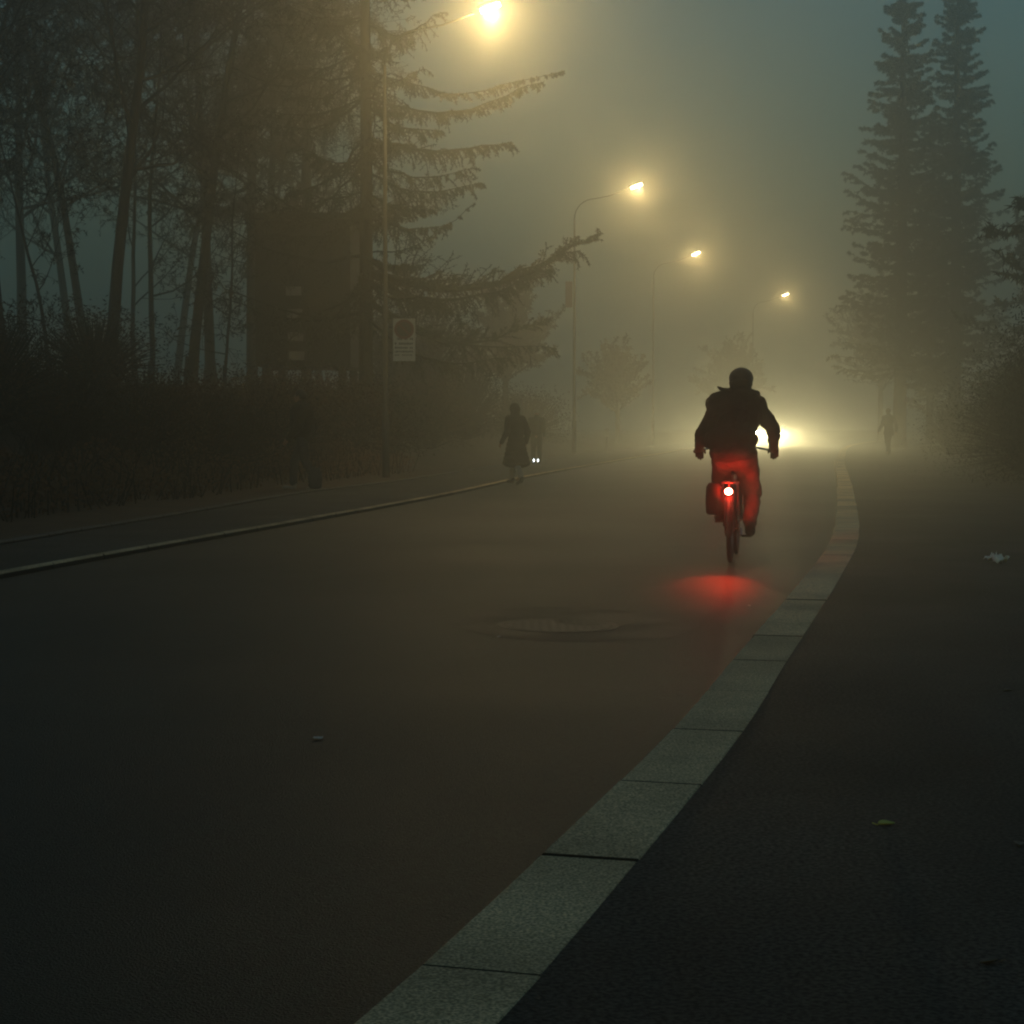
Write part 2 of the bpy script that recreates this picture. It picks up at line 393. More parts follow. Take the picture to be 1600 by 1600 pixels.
BT = [bare_tree(11, 17, .15), bare_tree(23, 15, .13, frm=.32, up1=.1), bare_tree(37, 13, .085, frm=.18, up1=.12, kids=(16, 8, 6, 4)),
      bare_tree(51, 8, .055, frm=.12, up1=.05, kids=(12, 7, 6, 3), ratio=(.42, .5, .5, .5))]
def px_ground(px, Y):
    x = (px - 800) / F * Y; return Vector((x, Y, ground_z(x, Y)))
G1 = 'bare trees on the bank left of the road'
for k, (px, Y, pr, s, rz, lab) in enumerate([
    (8, 40, 0, 1.05, 0, 'bare tree with a thick trunk cut by the left edge of the photo'),
    (172, 46, 0, 1.15, 140, 'tall bare tree with the straight dark trunk, second thick one from the left edge'),
    (300, 50, 1, 1.25, 60, 'bare tree with a thick trunk, third thick one from the left edge'),
    (78, 38, 3, .85, 15, 'small crooked bare tree low between the two leftmost thick trunks'),
    (212, 58, 2, 1.0, 200, 'slender bare tree just right of the second thick trunk'),
    (238, 54, 2, 1.1, 300, 'slender bare tree with a forked crown left of the third thick trunk'),
    (352, 44, 3, .8, 120, 'small bare sapling between the third thick trunk and the dark building'),
    (-60, 52, 1, 1.2, 250, 'bare tree whose branches reach in from beyond the left edge'),
    (118, 70, 0, 1.2, 320, 'faint bare tree deep in the fog behind the leftmost trunks'),
    (272, 76, 1, 1.4, 20, 'faint bare tree deep in the fog behind the third thick trunk'),
    (420, 66, 0, 1.25, 80, 'bare tree rising behind the left corner of the dark building'),
    (38, 62, 0, 1.25, 75, 'bare tree deep in the fog just right of the leftmost trunk'),
    (140, 56, 1, 1.15, 210, 'bare tree half hidden behind the second thick trunk'),
    (330, 58, 0, 1.2, 265, 'bare tree half hidden between the third thick trunk and the building'),
    (505, 78, 1, 1.4, 170, 'faint tall bare tree behind the right side of the dark building'),
    ]):
    place(BT[pr], 'bare_tree', px_ground(px, Y), R(rz), s, lab, 'tree', G1)

def bough(bt, bc, start, end, rnd, r0=.06, sag=.1, sub=16, sublen=.35, tuft=.10, hang=.5, tn=7):
    """conifer bough: bends down then lifts at its tip; side twigs hang from it with needles"""
    n = 10; pts = []
    L = (end - start).length
    for i in range(n + 1):
        t = i / n; p = start.lerp(end, t); p.z -= sag * L * math.sin(math.pi * min(t * 1.05, 1)) * (1 - .2 * t)
        p += Vector((rnd.gauss(0, .012 * L), rnd.gauss(0, .012 * L), rnd.gauss(0, .006 * L))) * (0 < i < n)
        pts.append(p)
    bt.tube(pts, [max(r0 * (1 - .9 * i / n), .009) for i in range(n + 1)], n=5, caps=False)
    ax = (end - start).normalized(); lat = ax.cross(Vector((0, 0, 1))).normalized()
    for k in range(sub):
        t = .08 + .92 * (k + rnd.random()) / sub; q = t * n; i = min(int(q), n - 1); base = pts[i].lerp(pts[i + 1], q - i)
        sl = sublen * L * (1.1 - .75 * t) * rnd.uniform(.4, 1.2); sd = rnd.choice((-1, 1))
        dirn = (ax * rnd.uniform(.3, .9) + lat * sd * rnd.uniform(.3, 1.0) + Vector((0, 0, rnd.uniform(-hang, .25 if hang > .2 else 1.1)))).normalized()
        tp = [base]
        for j in range(4):
            dirn = (dirn + Vector((rnd.gauss(0, .12), rnd.gauss(0, .12), rnd.gauss(0, .1) - hang * .22))).normalized()
            tp.append(tp[-1] + dirn * sl / 4)
        bt.tube(tp, [.012, .010, .008, .007, .005], n=3, caps=False)
        for j in range(4):
            tufts(bc, tp[j], tp[j + 1], tn, tuft, rnd, .4)
            if rnd.random() < .8:
                e2 = tp[j] + (dirn * .3 + Vector((rnd.gauss(0, .5), rnd.gauss(0, .5), -rnd.uniform(.1, 1.0) * hang))).normalized() * sl * .35
                bt.tube([tp[j], e2], [.007, .004], n=3, caps=False); tufts(bc, tp[j], e2, tn, tuft, rnd, .4)
    tufts(bc, pts[-2], pts[-1], tn * 2, tuft, rnd)
    return pts

def conifer(seed, H, k, low=.12, whorls=26, per=6, sub=9, rtrunk=.28, m=None, tuft=.12, hang=.5, tn=5, rise=.1, top=.0):
    rnd = random.Random(seed); bt, bb, bc = MB(), MB(), MB()
    bt.tube([(0, 0, -.3), (0, 0, .4), (.03, 0, H * .35), (.0, .05, H * .7), (0, 0, H)], [rtrunk * 1.5, rtrunk, rtrunk * .75, rtrunk * .4, .02], n=9, caps=False)
    bc.cur = 0
    for w in range(whorls):
        t = low + (1 - low) * (w / whorls) ** .92; z = H * t; rr = max((H - z) * k, .25) + top
        rr = min(rr, 2.35 + rnd.uniform(-.3, .2))
        for q in range(per):
            a = 2 * math.pi * (q + rnd.random() * .8) / per + w * 1.1; L = rr * rnd.uniform(.72, 1.15)
            L *= rnd.choice((.72, .9, 1, 1)); e = Vector((math.cos(a) * L, math.sin(a) * L, z + L * rise * rnd.uniform(-.5, 1.5)))
            jz = Vector((0, 0, rnd.gauss(0, .35)))
            if rnd.random() < .1: continue
            bough(bb, bc, Vector((0, 0, z)) + jz, e + jz, rnd, r0=.018 + .012 * L, sag=.09 + rnd.uniform(-.05, .08), sub=sub, tuft=tuft, hang=hang, tn=tn)
    # crown = boughs and needles in one mesh, two materials
    base = len(bc.f); bc.cur = 1; bc.add(bb.v, bb.f)
    return bt.mesh('trunk', M['bark'], True), bc.mesh('crown', [m or M['needle'], M['twig']])

# two tall narrow conifers right of the road
CT = [conifer(101, 22, .178, low=.14, whorls=50, per=8, sub=10, tuft=.115, tn=12, hang=.35, rise=.25),
      conifer(102, 22.5, .17, low=.13, whorls=48, per=8, sub=10, tuft=.115, tn=12, hang=.35, rise=.2)]
G2 = 'tall pointed conifers right of the road'
place(CT[0], 'conifer_tree', px_ground(1405, 84), 0, 84 / 72, 'tall pointed conifer, left one of the fogged pair beyond the right pavement', 'tree', G2)
place(CT[1], 'conifer_tree', px_ground(1490, 87), R(70), 87 / 74, 'tall pointed conifer, right one of the fogged pair beyond the right pavement', 'tree', G2)

place(CT[1], 'conifer_tree', px_ground(1452, 98), R(160), .78, 'tall pointed conifer standing deepest in the fog, between and behind the other two', 'tree', G2)
# the spreading conifers behind the first lamp post, with boughs reaching out to the right
def big_conifer(px, Y, H, seed, boughs, m, whorls, lowz, k):
    rnd = random.Random(seed); o = px_ground(px, Y); bt, bb, bc = MB(), MB(), MB()
    bt.tube([(0, 0, -.3), (0, 0, .5), (.04, 0, H * .35), (.0, .05, H * .7), (0, 0, H)], [.34, .20, .16, .10, .03], n=10, caps=False)
    for (sx, sy, ex, ey, dY, th, sub, sl) in boughs:
        s = at(sx, sy, Y) - o; e = at(ex, ey, Y + dY + rnd.uniform(-1.5, 2.5)) - o; s.x = s.x * .3
        bough(bb, bc, s, e, rnd, r0=th * .8, sag=.13 + rnd.uniform(-.06, .07), sub=int(sub * 1.5), sublen=sl, tuft=.07, hang=.85 if (sy, ey) not in ((425, 372), (470, 505)) else .05, tn=13)
    for w in range(whorls):
        z = lowz + (H - lowz) * (w + rnd.random() * .5) / whorls
        for q in range(4):
            a = rnd.uniform(R(95), R(400)) if q else rnd.uniform(0, 2 * math.pi)
            L = max((H - z) * k, .6) * rnd.uniform(.6, 1.05)
            if abs(math.atan2(math.sin(a), math.cos(a))) < R(40):
                L *= rnd.uniform(.3, .55)
            e = Vector((math.cos(a) * L, math.sin(a) * L, z + L * rnd.uniform(-.38, .30)))
            bough(bb, bc, Vector((0, 0, z)), e, rnd, r0=.012 + .009 * L, sag=.12, sub=15, sublen=.36, tuft=.10, hang=.85, tn=7)
    bc.cur = 1; bc.add(bb.v, bb.f)
    t = empty('conifer_tree', o)
    link('trunk', bt.mesh('trunk', M['bark'], True), t); link('crown', bc.mesh('crown', [m, M['twig']]), t); return t
t = big_conifer(572, 47, 22, 61, [
    (590, 425, 935, 372, -2, .13, 60, .20), (590, 430, 905, 392, 0, .10, 46, .22), (590, 440, 860, 420, -1, .09, 40, .24), (588, 470, 850, 505, -1, .08, 34, .25),
    (588, 470, 870, 545, 1, .07, 28, .22), (588, 500, 800, 560, -2, .07, 26, .25),     (585, 330, 700, 352, 2, .05, 20, .3), (585, 270, 752, 286, 0, .05, 26, .26), (585, 250, 742, 262, -2, .04, 18, .3),
    (585, 215, 800, 222, -1, .07, 40, .22), (583, 150, 850, 128, -1, .045, 46, .13), (583, 112, 880, 112, 0, .035, 34, .09),
    (583, 165, 690, 205, 0, .05, 18, .35), (583, 395, 742, 318, 0, .03, 10, .10), (583, 40, 690, 20, 2, .05, 18, .3), (583, 410, 700, 480, 0, .06, 26, .3)],
    M['larch'], 24, 3.4, .26)
tag(t, 'spreading conifer behind the first lamp post, long boughs reaching right over the path', 'tree', 'spreading conifers left of the road')
t = big_conifer(480, 62, 25, 77, [(500, 380, 430, 360, -1, .06, 20, .3)], M['larch'], 26, 4.5, .24)
tag(t, 'spreading conifer behind the dark building, its crown darkening the left half', 'tree', 'spreading conifers left of the road')
t = big_conifer(395, 62, 24, 79, [(395, 300, 330, 330, -1, .06, 20, .3)], M['larch'], 22, 6.0, .24)
tag(t, 'spreading conifer left of the dark building, farthest left of its kind', 'tree', 'spreading conifers left of the road')

# shrubs -------------------------------------------------------------
def shrub_mesh(seed, rx, ry, rz, nst, leaf, m, per=9, flat=.0):
    rnd = random.Random(seed); bc = MB(); bs = MB()
    for i in range(nst):
        a = rnd.uniform(0, 2 * math.pi); rr = math.sqrt(rnd.random()); z = rnd.random() ** .6
        prof = math.sqrt(max(1 - (z * .93) ** 2.6, .03))
        tip = Vector((math.cos(a) * rr * rx * prof, math.sin(a) * rr * ry * prof, z * rz))
        tip *= 1 + .22 * noise.noise(tip * .8 + Vector((seed, 0, 0)))
        base = Vector((tip.x * .25, tip.y * .25, 0)); mid = base.lerp(tip, .5) + Vector((0, 0, rz * .12))
        bs.tube([base, mid, tip], [.018, .011, .005], n=3, caps=False)
        for k in range(per):
            q = tip + Vector((rnd.gauss(0, .12 * (rx + .6)), rnd.gauss(0, .12 * (ry + .6)), rnd.gauss(0, .10 * (rz + .3))))
            if q.z < .03: q.z = rnd.uniform(.03, .25)
            u = Vector((rnd.gauss(0, 1), rnd.gauss(0, 1), rnd.gauss(0, 1))).normalized() * leaf * rnd.uniform(.6, 1.3); v = u.orthogonal().normalized() * leaf * .3
            bc.add([q - u * .5, q + v * .5, q + u * .5, q - v * .5], [(0, 1, 2, 3)])
    n = len(bc.f); bc.cur = 1; bc.add(bs.v, bs.f)
    return bc.mesh('foliage', [m, M['twig']])
def shrub(me, px, Y, s, label, cat='shrub', group=None, name='shrub', rz=0, x=None):
    p = px_ground(px, Y) if x is None else Vector((x, Y, ground_z(x, Y))); p.z -= .05
    o = link(name, me); o.location = p; o.rotation_euler = (0, 0, rz); o.scale = s if hasattr(s, '__len__') else (s, s, s)
    tag(o, label, cat, group); return o
SB = shrub_mesh(5, 1.6, 1.2, 1.5, 700, .085, M['leafb'])
SG = shrub_mesh(6, 1.6, 1.2, 1.6, 800, .075, M['leafd'])
SH = shrub_mesh(7, 1.3, 1.1, 1.2, 380, .09, M['leafb'], per=7)
G3 = 'shrubs on the left bank'
SHR = [(-40, 27, SB, 1.0, 'brown-leaved shrub at the foot of the bank, cut by the left edge'), (95, 29, SG, .85, 'dark low shrub on the bank near the left edge'),
       (210, 31, SB, 1.0, 'brown-leaved shrub on the bank below the second thick trunk'), (310, 33, SB, 1.05, 'brown-leaved shrub on the bank below the third thick trunk'),
       (400, 34, SG, .8, 'dark low shrub left of the walker in navy'), (425, 37, SB, 1.15, 'rusty brown shrub on the bank just left of the walker in navy'),
       (520, 38, SG, .95, 'dark shrub right of the walker in navy'), (560, 43, SB, 1.2, 'brown-leaved shrub at the left foot of the first lamp post'),
       (150, 36, SH, 1.2, 'twiggy shrub higher on the bank near the left edge'), (655, 47, SG, 1.1, 'dark shrub behind the parking sign'),
       (700, 54, SB, 1.25, 'fogged brown shrub left of the person in the long coat'), (760, 62, SG, 1.5, 'fogged shrub behind the person in the long coat'),
       (850, 74, SB, 1.3, 'faint low shrub left of the second lamp post'), (640, 66, SG, 2.1, 'tall fogged shrub deep behind the parking sign')]
for i, (px, Y, me, s, lab) in enumerate(SHR):
    x = (px - 800) / F * Y; x = min(x, IL(Y) - 1.0 - 1.45 * s)
    shrub(me, px, Y, s, lab, 'shrub', G3, rz=i * 1.3, x=x)
hb_ = MB(); rnd = random.Random(33)
for i in range(17000):
    y = 17 + 29 * rnd.random() ** 1.25; d = 1.3 + rnd.random() * 1.5; hh = .72 + .35 * noise.noise(Vector((y * .5, d, 1)))
    z = hb(d, y) + hh * rnd.random() ** .7 * (1 - .5 * abs(d - 1.9) / .75); q = Vector((IL(y) - d + rnd.gauss(0, .08), y, z))
    u = Vector((rnd.gauss(0, 1), rnd.gauss(0, 1), rnd.gauss(0, 1))).normalized() * .075 * rnd.uniform(.6, 1.3); v = u.orthogonal().normalized() * .028
    hb_.add([q - u * .5, q + v, q + u * .5, q - v], [(0, 1, 2, 3)])
n_ = len(hb_.f); hb_.cur = 1
for i in range(700):
    y = 17 + 29 * rnd.random() ** 1.25; d = 1.2 + rnd.random() * 1.4; b0 = Vector((IL(y) - d, y, hb(d, y) - .05))
    hb_.tube([b0, b0 + Vector((rnd.gauss(0, .12), rnd.gauss(0, .12), .5)), b0 + Vector((rnd.gauss(0, .2), rnd.gauss(0, .2), rnd.uniform(.7, 1.1)))], [.012, .008, .004], n=3, caps=False)
tag(hb_.build('hedge', [M['leafr'], M['twig']]), 'low ragged reddish-brown hedge running along the foot of the left bank', 'hedge')
# rounder small trees in the fog left of the road's far end
def round_tree(seed, H, rx, m):
    rnd = random.Random(seed); bt, bs, bc = MB(), MB(), MB()
    bt.tube([(0, 0, -.2), (0, 0, H * .3), (.05, 0, H * .6)], [.16, .12, .07], n=8, caps=False)
    for i in range(46):
        a = rnd.uniform(0, 6.28); el = rnd.uniform(-.2, 1.4); r_ = rnd.uniform(.6, 1.05)
        e = Vector((math.cos(a) * math.cos(el) * rx * r_, math.sin(a) * math.cos(el) * rx * r_, H * .5 + math.sin(el) * H * .48 * r_))
        bough(bs, bc, Vector((0, 0, H * rnd.uniform(.25, .55))), e, rnd, r0=.04, sag=-.05, sub=12, sublen=.4, tuft=.17, hang=.1, tn=6)
    bc.cur = 1; bc.add(bs.v, bs.f)
    return bt.mesh('trunk', M['bark'], True), bc.mesh('crown', [m, M['twig']])
RT = round_tree(9, 6.5, 2.6, M['leafb'])
place(RT, 'small_tree', px_ground(965, 100), 0, .95, 'small round tree fading into the fog right of the second lamp post', 'tree', 'small round trees in the fog')
place(RT, 'small_tree', px_ground(790, 84), 2, 1.15, 'small round tree fading into the fog above the two distant walkers', 'tree', 'small round trees in the fog')
place(RT, 'small_tree', Vector((17, 138, 0)), 1, 1.3, 'very faint round tree between the third and fourth lamps', 'tree', 'small round trees in the fog')
# right hand hedge, evergreen and bushes
HD = shrub_mesh(15, 2.6, 2.2, 2.9, 2600, .075, M['leafd'], per=16)
TB = round_tree(19, 9.5, 3.4, M['leafd'])
G4 = 'dark evergreens right of the pavement'
shrub(HD, 1672, 38, (1.0, 1.0, .95), 'big dark evergreen bush at the right edge beside the pavement', 'bush', G4, 'bush')
shrub(HD, 1800, 33, (1.15, 1.1, 1.4), 'near-black evergreen bush cut by the right edge of the photo', 'bush', G4, 'bush', rz=2)
shrub(HD, 1625, 54, (1.0, 1.0, 1.0), 'fogged evergreen bush behind the big dark bush', 'bush', G4, 'bush', rz=1)
shrub(SG, 1500, 68, 1.2, 'small fogged bush below the pair of tall conifers', 'bush', G4, 'bush', rz=1)
place(TB, 'evergreen_tree', px_ground(1775, 38), 1, 1.05, 'dark evergreen tree leaning in from the right edge above the bushes', 'tree', G4)
place(TB, 'evergreen_tree', px_ground(1655, 64), 2, 1.05, 'fogged evergreen tree between the tall conifers and the right edge', 'tree', G4)
place(TB, 'evergreen_tree', px_ground(1375, 118), 3, 1.2, 'very faint tree at the foot of the left tall conifer', 'tree', G4)

# ------------------------------------------------------------------ building on posts, low block
def building():
    Y = 49; x0 = at(400, 600, Y).x; x1 = at(548, 600, Y).x; z0 = at(400, 572, Y).z; z1 = at(400, 345, Y).z
    e = empty('building', ((x0 + x1) / 2, Y, ground_z((x0 + x1) / 2, Y)))
    tag(e, 'dark boxy building raised on posts behind the trees, four pale panes in a column', 'building')
    gz = e.location.z; w = x1 - x0
    b = MB(); b.box((0, 2, (z0 + z1) / 2 - gz), (w, 4, z1 - z0)); b.build('wall', M['wall'], e)
    MB().box((0, 2, z1 - gz + .11), (w + .5, 4.5, .18)).build('roof', M['wall'], e, bevel=.03)
    for sx in (-1, 1):
        for yy in (.3, 3.7): MB().box((sx * (w / 2 - .25), yy, (z0 - gz) / 2 - .3), (.22, .22, z0 - gz + .58)).build('post', M['wall'], e)
    for i, py in enumerate((455, 490, 526, 556)):
        p = at(459 + i * 1.6, py, Y); dx = p.x - e.location.x; zz = p.z - gz
        f = MB().box((dx, -.02, zz), (.50, .05, .32)).build('window', M['wall'], e)
        MB().box((dx, -.055, zz), (.42, .02, .24)).build('pane', M['pane'], f)
building()
bp = gp(1582, 748, .08)
o = MB().box((0, 0, .36), (1.15, .6, .72)).build('concrete_block', M['concrete'], bevel=.03); o.location = (bp.x, bp.y, .07)
tag(o, 'low pale concrete block at the right edge in front of the dark bushes', 'block')

# ------------------------------------------------------------------ street lamps
def make_lamp():
    e = empty('street_lamp', (0, 0, 0))
    b = MB(); b.tube([(0, 0, -.1), (0, 0, 1.3), (0, 0, 1.32), (0, 0, 9.0)], [.085, .085, .06, .036], n=14); b.build('pole', M['galv'], e, smooth=True)
    pts = []
    for i in range(9):
        a = R(90) * i / 8; pts.append((.75 - .75 * math.cos(a), 0, 9.0 + .75 * math.sin(a)))
    pts += [(1.3, 0, 9.86), (1.95, 0, 10.10)]
    MB().tube(pts, [.019] * len(pts), n=10).build('arm', M['galv'], e, smooth=True)
    rot = Matrix.Rotation(R(-20), 3, 'Y')
    rg = []
    for i, (t, w, h) in enumerate(((-.27, .05, .035), (-.22, .09, .05), (0, .135, .065), (.21, .12, .05), (.27, .05, .03))):
        rg.append([Vector((2.3, 0, 10.28)) + rot @ Vector((t, w * math.cos(a), .03 + h * math.sin(a))) for a in [2 * math.pi * k / 16 for k in range(16)]])
    MB().rings(rg).build('housing', M['housing'], e, smooth=True)
    rg = []
    for i, (t, w) in enumerate(((-.22, .03), (-.18, .09), (0, .125), (.18, .11), (.22, .03))):
        rg.append([Vector((2.3, 0, 10.28)) + rot @ Vector((t, w * math.cos(a), -.055 + .05 * math.sin(a))) for a in [2 * math.pi * k / 14 for k in range(14)]])
    MB().rings(rg).build('lens', M['lens'], e, smooth=True)
    L = bpy.data.lights.new('lamp_light', 'POINT'); L.energy = LAMP_W; L.color = (1.0, .68, .26); L.shadow_soft_size = .11
    lo = bpy.data.objects.new('lamp_light', L); col.objects.link(lo); lo.parent = e; lo.location = (2.34, 0, 10.08)
    return e
lamp0 = make_lamp()
LP = [(603, 40, 'nearest street lamp with the brightest glow, its post behind the parking sign'),
      (897, 70, 'second street lamp along the left pavement, curved arm seen against the fog'),
      (None, 98, 'third street lamp, small glow above the middle of the road'),
      (None, 130, 'farthest street lamp, smallest glow above the cyclist at the right')]
HEADS = [(767, 14), (995, 292), (1087, 397), (1227, 461)]
for i, (px, Y, lab) in enumerate(LP):
    e = lamp0 if i == 0 else copy_tree(lamp0)
    hd = at(HEADS[i][0], HEADS[i][1], Y)
    if px is None: x, yb = hd.x - 2.25, Y + .5
    else: x, yb = (px - 800) / F * Y, Y
    dx = hd.x - x; ang = -math.acos(min(dx / 2.33, 1)) if dx < 2.33 else 0
    e.location = (x, yb, .05); e.rotation_euler = (0, 0, ang if px else -.2)
    e.scale = (1, 1, 1) if dx < 2.33 or px is None else (dx / 2.33, 1, 1)
    hz = (hd.z - .05) / 10.2; e.scale = (e.scale[0], 1, hz)
    if i == 0: near_light = [c for c in e.children if c.type == 'LIGHT'][0]
    tag(e, lab, 'street lamp', 'street lamps along the left pavement')
near_light.data = near_light.data.copy(); near_light.data.energy = LAMP_W * 1.5

# parking sign on the first post
def parking_sign():
    Y = 39.8; c = at(631.5, 531, Y); tl = at(614.5, 498, Y); br = at(649.5, 564.5, Y); w = br.x - tl.x; h = tl.z - br.z
    e = empty('parking_sign', c); tag(e, 'white upright parking sign with a red round symbol on the first lamp post', 'sign')
    MB().box((0, 0, 0), (w, .012, h)).build('plate', M['signw'], e, bevel=.004)
    r = w * .44; zc = h / 2 - r - .02
    def dsc(r_, y_, m, nm, par):
        b = MB(); b.rings([[Vector((r_ * math.cos(a), y_ - q, zc + r_ * math.sin(a))) for a in [2 * math.pi * k / 32 for k in range(32)]] for q in (0, .003)]); return b.build(nm, m, par)
    d = dsc(r, -.0075, M['signr'], 'symbol', e); dsc(r * .74, -.0112, M['signb'], 'symbol_field', d)
    for s in (1,):
        MB().box((0, -.0165, zc), (r * 1.5, .002, r * .2), Matrix.Rotation(R(45) * s, 3, 'Y')).build('symbol_bar', M['signr'], d)
    rnd = random.Random(2); b = MB()
    for row, (zz, hh) in enumerate(((.02, .055), (-.085, .05), (-.175, .045), (-.26, .045), (-.335, .03))):
        x = -w * .42
        while x < w * .40:
            l = rnd.uniform(.018, .04)
            if rnd.random() < .84: b.box((x + l / 2, -.0075, zz + rnd.uniform(-.003, .003)), (l, .003, hh * rnd.uniform(.7, 1)))
            x += l + .012
    b.build('lettering', M['ink'], e)
    for zz in (-h * .3, h * .3): MB().box((-w * .25, .03, zz), (w * .9, .04, .03)).build('bracket', M['galv'], e)
parking_sign()
p = at(889, 460, 69.9)
o = MB().box((0, 0, 0), (.27, .02, 1.0)).build('hanging_plate', M['pinkp'], bevel=.004); o.location = p
tag(o, 'narrow pinkish plate fixed high on the second lamp post', 'sign')
p = gp(948, 705, .09)
e = empty('marker_post', (p.x, p.y, .05)); tag(e, 'small pale marker post on the far pavement right of the second lamp post', 'post')
MB().tube([(0, 0, -.05), (0, 0, .95)], .03, n=8).build('post', M['galv'], e)
MB().box((0, -.035, .82), (.16, .02, .34)).build('plate', M['signw'], e, bevel=.004)

# ------------------------------------------------------------------ people
def blob(name, parts, m, parent=None, voxel=.014, smooth=6, tex=0):
    """one continuous surface: tapered capsules and ellipsoids fused by a voxel remesh"""
    b = MB()
    for q in parts:
        if q[0] == 'c':
            p0, p1, r0, r1 = Vector(q[1]), Vector(q[2]), q[3], q[4]
            b.tube([p0, p0.lerp(p1, .5), p1], [r0, (r0 + r1) / 2, r1], n=14); b.ball(p0, r0, 14, 8); b.ball(p1, r1, 14, 8)
        else:
            b.ball(q[1], q[2], 20, 12, q[3] if len(q) > 3 else None)
    o = b.build('tmp', m)
    md = o.modifiers.new('r', 'REMESH'); md.mode = 'VOXEL'; md.voxel_size = voxel; md.use_smooth_shade = True
    if smooth:
        s = o.modifiers.new('s', 'SMOOTH'); s.iterations = smooth; s.factor = .5
    dg = bpy.context.evaluated_depsgraph_get(); me = bpy.data.meshes.new_from_object(o.evaluated_get(dg)); me.name = name
    bpy.data.objects.remove(o)
    if tex:
        for v in me.vertices:
            n_ = noise.noise(v.co * 9) * tex + noise.noise(v.co * 22) * tex * .4
            v.co += v.normal * n_
    me.materials.clear(); me.materials.append(m)
    me.polygons.foreach_set('use_smooth', [True] * len(me.polygons))
    return link(name, me, parent)

def hand(wrist, d, palmn, side, curl=.5, s=1.0):
    """palm, four unequal bent fingers and a thumb; d = direction of the hand, palmn = palm normal, side = +1/-1 thumb side"""
    d = Vector(d).normalized(); n = Vector(palmn); n = (n - d * n.dot(d)).normalized(); l = d.cross(n).normalized() * side
    w = Vector(wrist); out = []
    for k in range(4):
        u = (k - 1.5) * .019 * s; root = w + d * .085 * s + l * (-u); out.append(('c', w + d * .01 + l * (-u * .6), root, .015 * s, .012 * s))
        L = (.078, .088, .082, .064)[k] * s; q = root; dd = d.copy()
        for j, fr in enumerate((.45, .32, .23)):
            dd = (dd * math.cos(curl * .9) + n * math.sin(curl * .9)).normalized(); q2 = q + dd * L * fr
            out.append(('c', q, q2, (.0098 - .0008 * j) * s, (.009 - .0008 * j) * s)); q = q2
    t0 = w + d * .025 * s + l * .022 * s; t1 = t0 + (d * .6 + l * .6 + n * .35).normalized() * .038 * s; t2 = t1 + (d * .8 + n * .6 + l * .1).normalized() * .032 * s
    out += [('c', t0, t1, .013 * s, .011 * s), ('c', t1, t2, .011 * s, .009 * s)]
    return out
def head_parts(c, fwd, s=1.0):
    """c = head centre; fwd = horizontal facing"""
    c = Vector(c); f = Vector(fwd).normalized(); l = Vector((0, 0, 1)).cross(f).normalized()
    rot = Matrix((l, f, Vector((0, 0, 1)))).transposed()
    P = [('e', c + f * -.01 * s + Vector((0, 0, .02)) * s, (.076 * s, .095 * s, .105 * s), rot), ('e', c + f * .025 * s - Vector((0, 0, .045)) * s, (.058 * s, .066 * s, .07 * s), rot),
         ('c', c + f * .088 * s + Vector((0, 0, .012)) * s, c + f * .108 * s - Vector((0, 0, .02)) * s, .009 * s, .014 * s),
         ('c', c + f * .082 * s - l * .018 * s - Vector((0, 0, .055)) * s, c + f * .082 * s + l * .018 * s - Vector((0, 0, .055)) * s, .009 * s, .009 * s),
         ('e', c + f * .06 * s - Vector((0, 0, .095)) * s, (.028 * s, .022 * s, .02 * s), rot)]
    for sd in (-1, 1):
        P.append(('e', c + l * sd * .078 * s, (.012 * s, .02 * s, .032 * s), rot))
        P.append(('e', c + l * sd * .032 * s + f * .074 * s + Vector((0, 0, .012)) * s, (.016 * s, .012 * s, .011 * s), rot))
    return P
def shoe(name, heel, d, m, parent, s=1.0, pitch=0.0):
    d = Vector((d[0], d[1], math.sin(pitch))).normalized(); h = Vector(heel)
    return blob(name, [('c', h + d * .03 * s + Vector((0, 0, .045)), h + d * .2 * s + Vector((0, 0, .035)), .045 * s, .038 * s), ('c', h + d * .02 * s + Vector((0, 0, .09)), h + d * .04 * s + Vector((0, 0, .04)), .046 * s, .044 * s),
                       ('c', h + d * .0 * s + Vector((0, 0, .022)), h + d * .23 * s + Vector((0, 0, .022)), .022 * s, .022 * s)], m, parent, voxel=.01, smooth=3)

